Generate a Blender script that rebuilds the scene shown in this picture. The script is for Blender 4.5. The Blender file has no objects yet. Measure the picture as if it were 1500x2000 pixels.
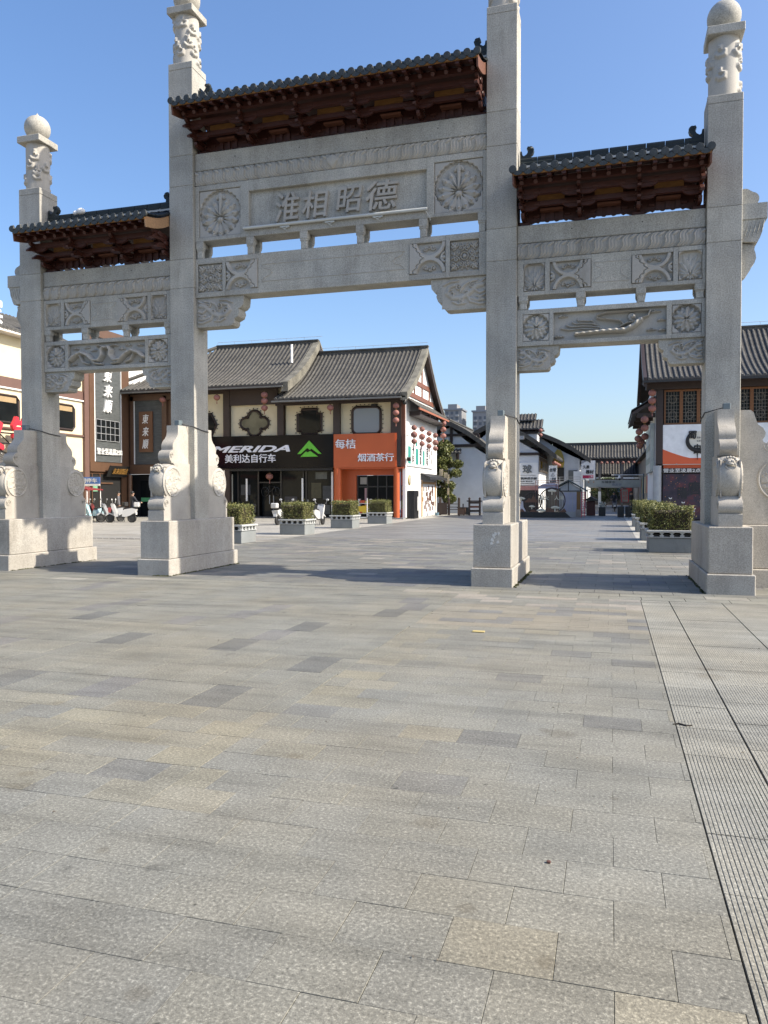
import bpy, bmesh, math, random
import numpy as np
from mathutils import Vector, Matrix
random.seed(7); np.random.seed(7)
R = math.radians; PI = math.pi
SC = bpy.context.scene; COL = SC.collection

# ---------------------------------------------------------------- camera, world, sun, exposure
cd = bpy.data.cameras.new('camera'); cam = bpy.data.objects.new('camera', cd); COL.objects.link(cam)
cd.sensor_fit = 'HORIZONTAL'; cd.sensor_width = 36.0; cd.lens = 36.0 * 1504.1 / 1500.0
cd.clip_start = 0.05; cd.clip_end = 3000
yaw, pitch = 0.2859, -0.0241
fw = Vector((-math.sin(yaw) * math.cos(pitch), math.cos(yaw) * math.cos(pitch), math.sin(pitch)))
rt = Vector((math.cos(yaw), math.sin(yaw), 0)); up = rt.cross(fw)
cam.matrix_world = Matrix(((rt.x, up.x, -fw.x, 5.241), (rt.y, up.y, -fw.y, -14.2125), (rt.z, up.z, -fw.z, 1.6), (0, 0, 0, 1))) @ Matrix.Rotation(-0.001, 4, 'Z')
SC.camera = cam
SUN_EL, SUN_AZ = 39.6, 1.0          # elevation; azimuth in degrees from +X towards -Y
w = bpy.data.worlds.new('World'); SC.world = w; w.use_nodes = True
nt = w.node_tree; bg = nt.nodes['Background']; sky = nt.nodes.new('ShaderNodeTexSky')
sky.sky_type = 'NISHITA'; sky.sun_disc = False; sky.sun_elevation = R(SUN_EL); sky.sun_rotation = R(90 + SUN_AZ)
sky.altitude = 0; sky.air_density = 1.0; sky.dust_density = 2.5; sky.ozone_density = 2.5
gm = nt.nodes.new('ShaderNodeGamma'); gm.inputs['Gamma'].default_value = 0.88
nt.links.new(sky.outputs[0], gm.inputs['Color']); hs = nt.nodes.new('ShaderNodeHueSaturation'); hs.inputs['Saturation'].default_value = 1.24; hs.inputs['Hue'].default_value = 0.506; nt.links.new(gm.outputs[0], hs.inputs['Color']); nt.links.new(hs.outputs[0], bg.inputs['Color']); bg.inputs['Strength'].default_value = 0.142
sl = bpy.data.lights.new('sun', 'SUN'); sun = bpy.data.objects.new('sun', sl); COL.objects.link(sun)
sl.energy = 3.7; sl.angle = R(0.53); sl.color = (1.0, 0.91, 0.78)
sd = Vector((math.cos(R(SUN_EL)) * math.cos(R(SUN_AZ)), -math.cos(R(SUN_EL)) * math.sin(R(SUN_AZ)), math.sin(R(SUN_EL))))
sun.rotation_euler = sd.to_track_quat('Z', 'Y').to_euler(); sun.location = (40, 0, 40)
SC.view_settings.view_transform = 'Standard'; SC.view_settings.look = 'None'
SC.view_settings.exposure = 1.05; SC.view_settings.gamma = 1.0; SC.view_settings.use_curve_mapping = False
SC.render.engine = 'CYCLES'; SC.cycles.max_bounces = 6; SC.cycles.diffuse_bounces = 3; SC.cycles.glossy_bounces = 3
SC.cycles.transmission_bounces = 4; SC.cycles.transparent_max_bounces = 6; SC.cycles.caustics_reflective = False; SC.cycles.caustics_refractive = False

# ---------------------------------------------------------------- mesh helpers
class MB:
    def __init__(s): s.v = []; s.f = []; s.m = []; s.mi = 0
    def add(s, vs, fs):
        o = len(s.v); s.v.extend(vs); s.f.extend([tuple(i + o for i in f) for f in fs]); s.m.extend([s.mi] * len(fs)); return s
    def box(s, x0, x1, y0, y1, z0, z1):
        return s.add([(x0,y0,z0),(x1,y0,z0),(x1,y1,z0),(x0,y1,z0),(x0,y0,z1),(x1,y0,z1),(x1,y1,z1),(x0,y1,z1)],
                     [(0,3,2,1),(4,5,6,7),(0,1,5,4),(1,2,6,5),(2,3,7,6),(3,0,4,7)])
    def cbox(s, x0, x1, y0, y1, z0, z1, b=0.012):
        X, Y, Z = (x0, x1), (y0, y1), (z0, z1); idx = {}; vs = []
        for i in (0,1):
            for j in (0,1):
                for k in (0,1):
                    for ax in range(3):
                        p = [X[i], Y[j], Z[k]]
                        for q in range(3):
                            if q != ax: p[q] += b * (1 - 2 * (i, j, k)[q])
                        idx[(i,j,k,ax)] = len(vs); vs.append(tuple(p))
        fs = []
        def quad(a):
            c = Vector(((x0+x1)/2,(y0+y1)/2,(z0+z1)/2)); P = [Vector(vs[i]) for i in a]
            n = (P[1]-P[0]).cross(P[2]-P[0]); m = sum(P, Vector()) / len(P)
            fs.append(tuple(a) if n.dot(m - c) > 0 else tuple(reversed(a)))
        for ax in range(3):
            o1, o2 = [q for q in range(3) if q != ax]
            for sd_ in (0,1):
                ring = []
                for (u, t) in ((0,0),(1,0),(1,1),(0,1)):
                    c = [0,0,0]; c[ax] = sd_; c[o1] = u; c[o2] = t; ring.append(idx[(*c, ax)])
                quad(ring)
            for u in (0,1):
                for t in (0,1):
                    c0 = [0,0,0]; c1 = [0,0,0]; c0[ax] = 0; c1[ax] = 1
                    c0[o1] = c1[o1] = u; c0[o2] = c1[o2] = t
                    quad([idx[(*c0,o1)], idx[(*c1,o1)], idx[(*c1,o2)], idx[(*c0,o2)]])
        for i in (0,1):
            for j in (0,1):
                for k in (0,1): quad([idx[(i,j,k,0)], idx[(i,j,k,1)], idx[(i,j,k,2)]])
        return s.add(vs, fs)
    def prism(s, pts, axis, a0, a1):
        n = len(pts)
        A = sum(pts[i][0]*pts[(i+1)%n][1]-pts[(i+1)%n][0]*pts[i][1] for i in range(n))
        if A < 0: pts = list(reversed(pts))
        if axis == 'x': mk = lambda p, a: (a, p[0], p[1])
        elif axis == 'y': mk = lambda p, a: (p[0], a, p[1])
        else: mk = lambda p, a: (p[0], p[1], a)
        fl = axis == 'y'
        vs = [mk(p, a0) for p in pts] + [mk(p, a1) for p in pts]
        fs = [tuple(range(n)) if fl else tuple(reversed(range(n))), tuple(reversed(range(n, 2*n))) if fl else tuple(range(n, 2*n))]
        for i in range(n):
            j = (i+1) % n; q = (i, j, n+j, n+i); fs.append(tuple(reversed(q)) if fl else q)
        return s.add(vs, fs)
    def tube(s, pts, r, n=8, closed=False, caps=True, flat=1.0, up=(0,0,1)):
        P = [Vector(p) for p in pts]; m = len(P); rs = r if isinstance(r, (list, tuple)) else [r]*m
        vs = []; U = Vector(up)
        for i in range(m):
            a = P[(i-1) % m] if (i > 0 or closed) else P[i]; b = P[(i+1) % m] if (i < m-1 or closed) else P[i]
            t = (b - a).normalized(); sdv = t.cross(U)
            if sdv.length < 1e-4: sdv = t.cross(Vector((1,0.01,0)))
            sdv.normalize(); nv = sdv.cross(t)
            for k in range(n):
                an = 2*PI*k/n; vs.append(tuple(P[i] + sdv*math.cos(an)*rs[i] + nv*math.sin(an)*rs[i]*flat))
        fs = []
        for i in range(m if closed else m-1):
            j = (i+1) % m
            for k in range(n):
                l = (k+1) % n; fs.append((i*n+k, i*n+l, j*n+l, j*n+k))
        if caps and not closed: fs += [tuple(reversed(range(n))), tuple(range((m-1)*n, m*n))]
        return s.add(vs, fs)
    def cyl(s, p0, p1, r0, r1=None, n=12):
        return s.tube([p0, p1], [r0, r0 if r1 is None else r1], n)
    def lathe(s, prof, c=(0,0,0), n=16, axis='z'):
        vs = []; m = len(prof)
        for r_, h in prof:
            for k in range(n):
                a = 2*PI*k/n; x, y = r_*math.cos(a), r_*math.sin(a)
                p = (x, y, h) if axis == 'z' else (h, x, y) if axis == 'x' else (y, h, x)
                vs.append((c[0]+p[0], c[1]+p[1], c[2]+p[2]))
        fs = []
        for i in range(m-1):
            for k in range(n):
                l = (k+1) % n; fs.append((i*n+k, i*n+l, (i+1)*n+l, (i+1)*n+k))
        fs += [tuple(reversed(range(n))), tuple(range((m-1)*n, m*n))]
        return s.add(vs, fs)
    def sphere(s, c, r, n=12, m=8, sc=(1,1,1)):
        prof = [(max(1e-4, math.sin(PI*i/m))*r, -math.cos(PI*i/m)*r) for i in range(m+1)]
        o = len(s.v); s.lathe(prof, (0,0,0), n)
        for i in range(o, len(s.v)):
            v = s.v[i]; s.v[i] = (c[0]+v[0]*sc[0], c[1]+v[1]*sc[1], c[2]+v[2]*sc[2])
        return s
    def grid(s, P):                      # P: (m,n,3) array
        m, n = P.shape[:2]; vs = [tuple(p) for p in P.reshape(-1,3).tolist()]
        fs = [(i*n+j, i*n+j+1, (i+1)*n+j+1, (i+1)*n+j) for i in range(m-1) for j in range(n-1)]
        return s.add(vs, fs)
    def xf(s, fn, start=0):
        for i in range(start, len(s.v)): s.v[i] = fn(*s.v[i])
        return s
    def mesh(s, name, mats, smooth=None):
        me = bpy.data.meshes.new(name); me.from_pydata(s.v, [], s.f)
        for m_ in (mats if isinstance(mats, (list, tuple)) else [mats]): me.materials.append(m_)
        if any(s.m): me.polygons.foreach_set('material_index', s.m)
        if smooth is not None:
            me.shade_smooth(); me.set_sharp_from_angle(angle=R(smooth))
        me.update(); return me

WP = {}
def link(o, parent=None, at=(0,0,0)):
    COL.objects.link(o); at = Vector(at)
    if parent is not None:
        o.parent = parent; o.location = at - WP[parent.name]
    else: o.location = at
    WP[o.name] = at.copy(); return o
def tag(o, label=None, cat=None, group=None, kind=None):
    if label: o['label'] = label
    if cat: o['category'] = cat
    if group: o['group'] = group
    if kind: o['kind'] = kind
    return o
def thing(name, label, cat, at=(0,0,0), group=None, kind=None):
    return tag(link(bpy.data.objects.new(name, None), None, at), label, cat, group, kind)
def part(name, mb, mats, parent=None, smooth=None, at=(0,0,0), kind=None, label=None):
    me = mb if isinstance(mb, bpy.types.Mesh) else mb.mesh(name, mats, smooth)
    return tag(link(bpy.data.objects.new(name, me), parent, at), label=label, kind=kind)
def single(name, mb, mats, label, cat, group=None, smooth=None, at=(0,0,0)):
    return tag(part(name, mb, mats, None, smooth, at), label, cat, group)
def dup(root, loc, rz=None, label=None):
    def cp(o, par):
        c = o.copy(); COL.objects.link(c)
        if par is not None: c.parent = par
        for ch in o.children: cp(ch, c)
        return c
    c = cp(root, None); c.location = loc; WP[c.name] = Vector(loc)
    if rz is not None: c.rotation_euler = (0,0,rz)
    if label: c['label'] = label
    return c

# ---------------------------------------------------------------- materials
class NT:
    def __init__(s, name):
        s.mat = bpy.data.materials.new(name); s.mat.use_nodes = True; s.t = s.mat.node_tree
        s.b = s.t.nodes['Principled BSDF']; s.pos = s.n('ShaderNodeNewGeometry').outputs['Position']
    def n(s, ty, **k):
        nd = s.t.nodes.new(ty)
        for a, b in k.items(): setattr(nd, a, b)
        return nd
    def l(s, a, b): s.t.links.new(a, b)
    def map(s, sc=(1,1,1), src=None):
        m = s.n('ShaderNodeMapping'); m.inputs['Scale'].default_value = sc; s.l(src or s.pos, m.inputs['Vector']); return m.outputs[0]
    def noise(s, scale, detail=2, rough=.5, vec=None, dist=0):
        nd = s.n('ShaderNodeTexNoise'); nd.inputs['Scale'].default_value = scale; nd.inputs['Detail'].default_value = detail
        nd.inputs['Roughness'].default_value = rough; nd.inputs['Distortion'].default_value = dist
        s.l(vec or s.pos, nd.inputs['Vector']); return nd.outputs['Fac']
    def ramp(s, fac, stops):
        r = s.n('ShaderNodeValToRGB'); e = r.color_ramp.elements
        while len(e) < len(stops): e.new(.5)
        for q, (p, c) in zip(e, stops):
            q.position = p; q.color = (c, c, c, 1) if isinstance(c, (int, float)) else (*c, 1)
        s.l(fac, r.inputs[0]); return r.outputs[0]
    def mix(s, mode, fac, a, b):
        m = s.n('ShaderNodeMix', data_type='RGBA', blend_type=mode)
        for i, v in ((0, fac), (6, a), (7, b)):
            if isinstance(v, (int, float)): m.inputs[i].default_value = v if i == 0 else (v, v, v, 1)
            elif isinstance(v, tuple): m.inputs[i].default_value = (*v, 1)
            else: s.l(v, m.inputs[i])
        return m.outputs[2]
    def bump(s, h, strength=.3, dist=.01):
        b = s.n('ShaderNodeBump'); b.inputs['Strength'].default_value = strength; b.inputs['Distance'].default_value = dist
        s.l(h, b.inputs['Height']); s.l(b.outputs[0], s.b.inputs['Normal']); return b
    def done(s, col=None, rough=.6, **k):
        if col is not None:
            if isinstance(col, tuple): s.b.inputs['Base Color'].default_value = (*col, 1)
            else: s.l(col, s.b.inputs['Base Color'])
        if isinstance(rough, (int, float)): s.b.inputs['Roughness'].default_value = rough
        else: s.l(rough, s.b.inputs['Roughness'])
        for a, v in k.items(): s.b.inputs[a.replace('_', ' ')].default_value = v
        return s.mat
def plain(name, col, rough=.55, var=.12, scale=3.0, bump=0.0, bs=40, fine=0.0, **k):
    n = NT(name); f = n.ramp(n.noise(scale, 4, .6), [(.25, 1-var), (.75, 1+var)])
    c = n.mix('MULTIPLY', 1.0, col, f)
    if fine: c = n.mix('MULTIPLY', 1.0, c, n.ramp(n.noise(scale*25, 2), [(.3, 1-fine), (.7, 1+fine)]))
    if bump: n.bump(n.noise(bs, 3), bump, .01)
    return n.done(c, rough, **k)
def granite(name, col, speck=.22, scale=75, stain=.16, bump=.25, streak=0.0):
    n = NT(name)
    a = n.ramp(n.noise(scale, 3, .65), [(.32, 1-speck), (.5, 1.0), (.68, 1+speck)])
    b = n.ramp(n.noise(1.1, 5, .65), [(.3, 1-stain), (.7, 1+stain*.6)])
    c = n.mix('MULTIPLY', 1.0, n.mix('MULTIPLY', 1.0, col, a), b)
    w_ = n.ramp(n.noise(.6, 3), [(.35, (1.02, 1.0, .97)), (.65, (.98, 1.0, 1.02))]); c = n.mix('MULTIPLY', 1.0, c, w_)
    if streak:
        st = n.ramp(n.noise(2.2, 5, .7, vec=n.map((3.0, 3.0, .22))), [(.42, 1-streak), (.62, 1.03)]); c = n.mix('MULTIPLY', 1.0, c, st)
    isl = n.n('ShaderNodeNewGeometry').outputs['Random Per Island']; c = n.mix('MULTIPLY', 1.0, c, n.ramp(isl, [(0, (.90,.90,.905)), (.5, (1.0,1.0,1.0)), (1, (1.05,1.04,1.02))]))
    gr = n.ramp(n.noise(1.6, 6, .72, vec=n.map((1.0, 1.0, .45))), [(.30, (.74,.73,.71)), (.44, (1.0,1.0,1.0))]); c = n.mix('MULTIPLY', .8, c, gr)
    n.bump(n.noise(scale*1.1, 3, .7), bump, .008)
    return n.done(c, .78, Specular_IOR_Level=.3)
STONE = granite('gate_granite', (.42,.405,.36), speck=.3, scale=48, stain=.24, streak=.07)
STONE_C = granite('carved_granite', (.425,.405,.365), speck=.12, stain=.12, bump=.15)
STONE_D = granite('drum_granite', (.43,.405,.36), speck=.22, stain=.22)
PLINTH = granite('plinth_granite', (.41,.385,.34), speck=.3, scale=60, stain=.2, streak=.06)
PLANT_ST = granite('planter_stone', (.22,.235,.235), speck=.12, scale=50)
RIM_ST = granite('planter_rim_stone', (.42,.43,.42), speck=.1, scale=50)
def slab_mat(name, obj):
    n = NT(name)
    if obj: col = n.n('ShaderNodeObjectInfo').outputs['Color']
    else:
        at = n.n('ShaderNodeAttribute'); at.attribute_name = 'Col'; col = at.outputs['Color']
    g = n.noise(64, 3, .85)
    a = n.ramp(g, [(.3, .47), (.43, .82), (.55, 1.05), (.68, 1.85)])
    b = n.ramp(n.noise(1.7, 6, .62), [(.28, .82), (.55, 1.02), (.75, 1.1)])
    c = n.mix('MULTIPLY', 1.0, n.mix('MULTIPLY', 1.0, col, a), b)
    bl = n.ramp(n.noise(2.6, 3, .5, dist=.8), [(.23, .62), (.28, 1.0)]); c = n.mix('MULTIPLY', .8, c, bl)
    d = n.ramp(n.noise(7.0, 4, .6, dist=.6), [(.26, .68), (.38, 1.0)]); c = n.mix('MULTIPLY', .75, c, d)
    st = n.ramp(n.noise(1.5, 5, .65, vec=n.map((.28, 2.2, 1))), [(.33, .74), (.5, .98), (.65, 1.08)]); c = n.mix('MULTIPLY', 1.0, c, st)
    t = n.ramp(n.noise(.55, 3), [(.4, (1.0, 1.0, 1.0)), (.62, (1.04, 1.0, .94))]); c = n.mix('MULTIPLY', 1.0, c, t)
    sp = n.ramp(n.noise(11, 2, .4), [(.215, .4), (.25, 1.0)]); c = n.mix('MULTIPLY', .8, c, sp)
    wob = n.noise(15, 4, .7, dist=1.2)
    for (x, y, r_, k) in ((4.93,-9.0,.11,.55),(4.82,-8.95,.05,.6),(2.16,-10.77,.09,.55),(2.05,-10.6,.06,.7),(6.08,-7.0,.14,.7),(6.08,-6.72,.08,.75),(4.715,-11.31,.045,.6),(5.04,-11.57,.04,.65),(3.8,-12.1,.05,.6),(4.17,-9.4,.03,.6),(3.07,-11.29,.035,.55),(5.27,-10.03,.03,.6),(1.2,-9.3,.07,.75),(6.7,-2.0,.12,.7),(3.4,-9.9,.06,.8),(4.4,-10.6,.09,.85)):
        vd = n.n('ShaderNodeVectorMath', operation='DISTANCE'); n.l(n.pos, vd.inputs[0]); vd.inputs[1].default_value = (x, y, 0)
        ad = n.n('ShaderNodeMath', operation='MULTIPLY_ADD'); n.l(wob, ad.inputs[0]); ad.inputs[1].default_value = r_*1.6; n.l(vd.outputs['Value'], ad.inputs[2])
        c = n.mix('MULTIPLY', 1.0, c, n.ramp(ad.outputs[0], [(r_*1.35, (k*.35+.62, k*.33+.61, k*.30+.60)), (min(.99, r_*1.9), (1.0, 1.0, 1.0))]))
    n.bump(g, .35, .006)
    return n.done(c, .72, Specular_IOR_Level=.35)
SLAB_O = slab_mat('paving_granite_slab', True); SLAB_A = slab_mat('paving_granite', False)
JOINT = plain('joint_dirt', (.055,.05,.042), .9, .3, 8)
def wood(name, col, rough=.5, var=.25):
    n = NT(name); g = n.noise(6, 5, .6, vec=n.map((1.5, 6, 6)))
    c = n.mix('MULTIPLY', 1.0, col, n.ramp(g, [(.3, 1-var), (.7, 1+var)])); n.bump(g, .15, .01)
    return n.done(c, rough)
WOOD = wood('dark_red_timber', (.055,.015,.009)); WOOD_L = wood('worn_red_timber', (.13,.05,.028), .6)
WOOD_Y = wood('ochre_board', (.26,.125,.035), .6); WOOD_P = wood('pale_brown_timber', (.40,.24,.13), .7)
GLZ = plain('glazed_tile', (.018,.021,.02), .42, .45, 8, Specular_IOR_Level=.3)
GLZ2 = plain('ridge_tile_glaze', (.02,.026,.026), .42, .3, 5, Specular_IOR_Level=.3)
EAVET = plain('eave_disc_tile', (.036,.04,.038), .5, .45, 30)
MORTAR = plain('tile_mortar', (.45,.45,.43), .9, .2, 9)
def tile_mat(name, col, var=.3):
    n = NT(name); a = n.ramp(n.noise(1.3, 5, .65), [(.3, 1-var), (.7, 1+var)]); b = n.ramp(n.noise(16, 3, .7), [(.3, .75), (.7, 1.25)])
    c = n.mix('MULTIPLY', 1.0, n.mix('MULTIPLY', 1.0, col, a), b)
    li = n.ramp(n.noise(9, 4, .7), [(.62, 0.0), (.7, 1.0)]); c = n.mix('MIX', n.mix('MULTIPLY', 1.0, li, .45), c, (.19,.185,.16))
    n.bump(n.noise(30, 3), .3, .01); return n.done(c, .85)
TILE = tile_mat('grey_roof_tile', (.075,.072,.064)); TILE_D = tile_mat('dark_roof_tile', (.078,.076,.07))
PAN = tile_mat('pan_tile', (.045,.043,.04)); VERGE = tile_mat('verge_stone', (.15,.142,.115), .5)
# ---------------------------------------------------------------- ground and paving
CAMP = Vector((5.241, -14.2125, 1.6))
def shows(x, y, z=0.0):
    v = Vector((x, y, z)) - CAMP; d = v.dot(fw)
    if d < .3: return False
    px, py = 750 + 1504*v.dot(rt)/d, 1000 - 1504*v.dot(up)/d
    return -20 < px < 1520 and -20 < py < 2030
g = MB(); g.add([(-900,-300,-.06),(900,-300,-.06),(900,1200,-.06),(-900,1200,-.06)], [(0,1,2,3)])
part('ground', g, plain('far_ground', (.2,.19,.175), .9, .15, .3), kind='structure')
jb = MB(); jb.add([(-16,-14.5,-.012),(12,-14.5,-.012),(12,12,-.012),(-16,12,-.012)], [(0,1,2,3)])
plaza = part('plaza_pavement', jb, JOINT, kind='structure')

slabs = []      # x0,x1,y0,y1,z,colour,ribbed
def tone(base, v=.06, warm=0.0):
    k = 1 + random.uniform(-v, v); w_ = warm * random.random()
    return (base[0]*k*(1+w_), base[1]*k*(1+w_*.6), base[2]*k*(1-w_*.3))
GREY = (.190,.191,.170); TAN = (.30,.268,.212); DARK = (.155,.155,.153); LIGHT = (.335,.325,.295)
def field(x0, x1, y0, y1, row, length, fn, bond=True, y_first=None, gap=.0018):
    j = 0; y = y0
    while y < y1 - 1e-4:
        ye = min(y + row, y1); x = x0 - (length*.5 if (bond and j % 2) else 0) + (0 if bond else 0)
        while x < x1 - 1e-4:
            a, b = max(x, x0), min(x + length, x1)
            if b - a > .03:
                c, rb = fn((a+b)/2, (y+ye)/2)
                if c is not None: slabs.append((a+gap/2, b-gap/2, y+gap/2, ye-gap/2, random.uniform(-.0012, .0012), c, rb))
            x += length
        y = ye; j += 1
def near_tone(x, y):
    r = random.random()
    if r < .035: return tone((.222,.212,.170)), 0
    if r < .07: return tone((.162,.163,.15)), 0
    return tone(GREY, .028, .05 + (.12 if x < 3.5 and y > -10.8 else 0)), 0
DK = [(.14,-7.15),(1.5,-7.15),(2.64,-7.7),(-1.2,-5.9),(.3,-8.6),(3.3,-6.4),(-2.4,-7.8),(1.9,-5.5),(-3.3,-6.6),(2.1,-8.9),(-.6,-9.5),(2.45,-4.6)]
def left_tone(x, y):
    for dx, dy in DK:
        if abs(x-dx) < .17 and abs(y-dy) < .31: return tone((.142,.144,.133), .07), 0
    r = random.random()
    if r < .05: return tone((.168,.167,.158)), 0
    return tone((.190,.191,.168), .028, .04), 0
def patch_tone(x, y):
    r = random.random()
    if y > -3.15: return (tone(GREY, .06) if r < .6 else tone((.26,.245,.215))), 0
    return (tone((.17,.172,.165)) if r < .17 else tone((.222,.21,.172), .05)), 0
def kerb_tone(x, y):
    return (tone((.27,.26,.225)) if random.random() < .12 else tone((.20,.20,.172), .05)), 0
def rib_tone(x, y): return tone((.25,.247,.214), .05), 1
def far_tone(x, y):
    r = random.random()
    if x < -5.9 and y > 1.5: return tone((.27,.262,.235), .05), 0
    if r < .13: return tone((.14,.142,.142)), 0
    if r < .25: return tone((.225,.215,.19)), 0
    return tone((.168,.170,.154), .06), 0
field(2.94, 5.68, -13.1, -5.03, .287, .387, near_tone)
field(2.94, 5.68, -5.03, -2.12, .2645, .457, patch_tone)
field(-16, 2.94, -13.1, -9.07, .287, .387, near_tone)
field(-16, 2.94, -9.07, -2.12, .6318, .335, left_tone, gap=.003)
field(-16, 12, -2.12, -1.42, .35, .62, kerb_tone, gap=.010)
for a, b in ((5.684, 6.080), (6.084, 6.80), (6.804, 7.53), (7.534, 8.26), (8.264, 8.99)):
    off = {5.684: 0}.get(a, .2)
    field(a, b, -13.2 + off, -2.12, .572, b-a, rib_tone, bond=False, gap=.005)
field(-16, 12, -1.42, 12, .40, .60, far_tone, gap=.006)
RIBS = 22
def slab_mesh(wx, wy, ribbed, d=.0034):
    m = MB(); h = .03
    if not ribbed:
        b = .001
        m.add([(0,0,-b),(wx,0,-b),(wx,wy,-b),(0,wy,-b),(b,b,0),(wx-b,b,0),(wx-b,wy-b,0),(b,wy-b,0),(0,0,-h),(wx,0,-h),(wx,wy,-h),(0,wy,-h)],
              [(4,5,6,7),(0,1,5,4),(1,2,6,5),(2,3,7,6),(3,0,4,7),(8,9,1,0),(9,10,2,1),(10,11,3,2),(11,8,0,3)])
        return m
    n = max(6, round(wx/.0205)); p = wx/n; vs = []; pass
    for i in range(n):
        x = i*p
        for q, z in ((x+.0005, -d), (x+p*.10, 0), (x+p*.74, 0), (x+p*.86, -d)): vs += [(q, 0, z), (q, wy, z)]
    k = len(vs)//2; fs = [(2*i, 2*i+2, 2*i+3, 2*i+1) for i in range(k-1)]
    m.add(vs, fs); m.add([(0,0,-d),(wx,0,-d),(wx,0,-h),(0,0,-h),(0,wy,-d),(wx,wy,-d),(wx,wy,-h),(0,wy,-h)], [(3,2,1,0),(4,5,6,7),(0,4,7,3),(2,6,5,1)])
    return m
def size_seen(s):
    x, y = (s[0]+s[1])/2, (s[2]+s[3])/2; v = Vector((x, y, 0)) - CAMP; d = v.dot(fw)
    return (s[1]-s[0])*(s[3]-s[2])/d**3 if shows(x, y) or shows(s[0], s[2]) or shows(s[1], s[3]) else 0
order = sorted(range(len(slabs)), key=lambda i: -size_seen(slabs[i]))
near = set(order[:298]); cache = {}
sv, sf, sc_ = [], [], []
for i, (a, b, c, d, z, col, rb) in enumerate(slabs):
    if i in near:
        dp = .0034 if c < -9.6 else .0022 if c < -7.6 else .0013; key = (round(b-a, 3), round(d-c, 3), rb, dp)
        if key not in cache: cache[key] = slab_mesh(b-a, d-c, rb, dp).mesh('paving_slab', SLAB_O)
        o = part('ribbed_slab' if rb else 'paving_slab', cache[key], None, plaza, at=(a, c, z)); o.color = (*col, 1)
    else:
        if rb:
            m = slab_mesh(b-a, d-c, 1, .0034 if c < -9.6 else .0022 if c < -7.6 else .0013); o_ = len(sv); sv += [(p[0]+a, p[1]+c, p[2]+z) for p in m.v]; sf += [tuple(q+o_ for q in f) for f in m.f]; sc_ += [col]*len(m.v)
        else:
            o_ = len(sv)
            sv += [(a,c,z),(b,c,z),(b,d,z),(a,d,z),(a,c,-.03),(b,c,-.03),(b,d,-.03),(a,d,-.03)]; sc_ += [col]*8
            sf += [tuple(q+o_ for q in f) for f in ((0,1,2,3),(0,4,5,1),(1,5,6,2),(2,6,7,3),(3,7,4,0))]
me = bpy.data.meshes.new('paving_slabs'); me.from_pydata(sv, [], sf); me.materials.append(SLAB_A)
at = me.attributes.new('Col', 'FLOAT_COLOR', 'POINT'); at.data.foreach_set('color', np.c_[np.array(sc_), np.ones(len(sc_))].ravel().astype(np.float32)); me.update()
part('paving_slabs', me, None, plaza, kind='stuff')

def brickpave(name, c1, c2, sx, sy, off=.5):
    n = NT(name); br = n.n('ShaderNodeTexBrick'); n.l(n.pos, br.inputs['Vector']); br.offset = off
    br.inputs['Color1'].default_value = (*c1, 1); br.inputs['Color2'].default_value = (*c2, 1); br.inputs['Mortar'].default_value = (.11,.105,.095,1)
    br.inputs['Scale'].default_value = 1; br.inputs['Mortar Size'].default_value = .008; br.inputs['Brick Width'].default_value = sx; br.inputs['Row Height'].default_value = sy
    a = n.ramp(n.noise(60, 3, .7), [(.3, .82), (.7, 1.18)]); b = n.ramp(n.noise(.5, 5, .65), [(.3, .85), (.7, 1.12)])
    st = n.ramp(n.noise(.6, 4, .6, vec=n.map((.25, 1.6, 1))), [(.32, .84), (.62, 1.06)])
    c = n.mix('MULTIPLY', 1.0, n.mix('MULTIPLY', 1.0, br.outputs[0], a), b); c = n.mix('MULTIPLY', 1.0, c, st)
    return n.done(c, n.ramp(n.noise(.8, 4), [(.3, .42), (.7, .7)]), Specular_IOR_Level=.4)
STREET = brickpave('street_paving', (.175,.174,.165), (.205,.198,.18), .6, .4)
LPAVE = brickpave('light_paving', (.36,.348,.31), (.33,.318,.28), .6, .6)
LSTRIP = brickpave('light_strip_paving', (.40,.385,.34), (.37,.355,.31), .6, .6, 0)
b = MB(); b.add([(-5.88,12,0),(6.12,12,0),(6.12,150,0),(-5.88,150,0)], [(0,1,2,3)]); part('street', b, STREET, kind='structure')
b = MB(); b.add([(-7.3,12,.004),(-5.88,12,.004),(-5.88,46,.004),(-7.3,46,.004)], [(0,1,2,3)])
b.add([(6.12,12,.004),(7.6,12,.004),(7.6,46,.004),(6.12,46,.004)], [(0,1,2,3)]); part('planter_strip', b, LSTRIP, kind='structure')
b = MB(); b.add([(-60,12,0),(-7.3,12,0),(-7.3,46,0),(-60,46,0)], [(0,1,2,3)]); b.add([(-60,-14.5,0),(-16,-14.5,0),(-16,12,0),(-60,12,0)], [(0,1,2,3)])
b.add([(7.6,12,0),(60,12,0),(60,46,0),(7.6,46,0)], [(0,1,2,3)]); b.add([(12,-14.5,0),(60,-14.5,0),(60,12,0),(12,12,0)], [(0,1,2,3)])
part('shop_forecourt', b, LPAVE, kind='structure')
b = MB(); b.add([(-90,46,-.004),(-5.88,46,-.004),(-5.88,150,-.004),(-90,150,-.004)], [(0,1,2,3)]); b.add([(6.12,46,-.004),(90,46,-.004),(90,150,-.004),(6.12,150,-.004)], [(0,1,2,3)])
part('back_pavement', b, STREET, kind='structure')
# a gutter grating strip in front of the left-hand shops and the thin kerb line
b = MB()
for k in range(60):
    x = -22 + k*.26; b.cbox(x, x+.22, 9.3, 9.62, -.01, .022, .006)
part('drain_cover', b, granite('drain_granite', (.24,.235,.22)), plaza, kind='stuff')
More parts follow.
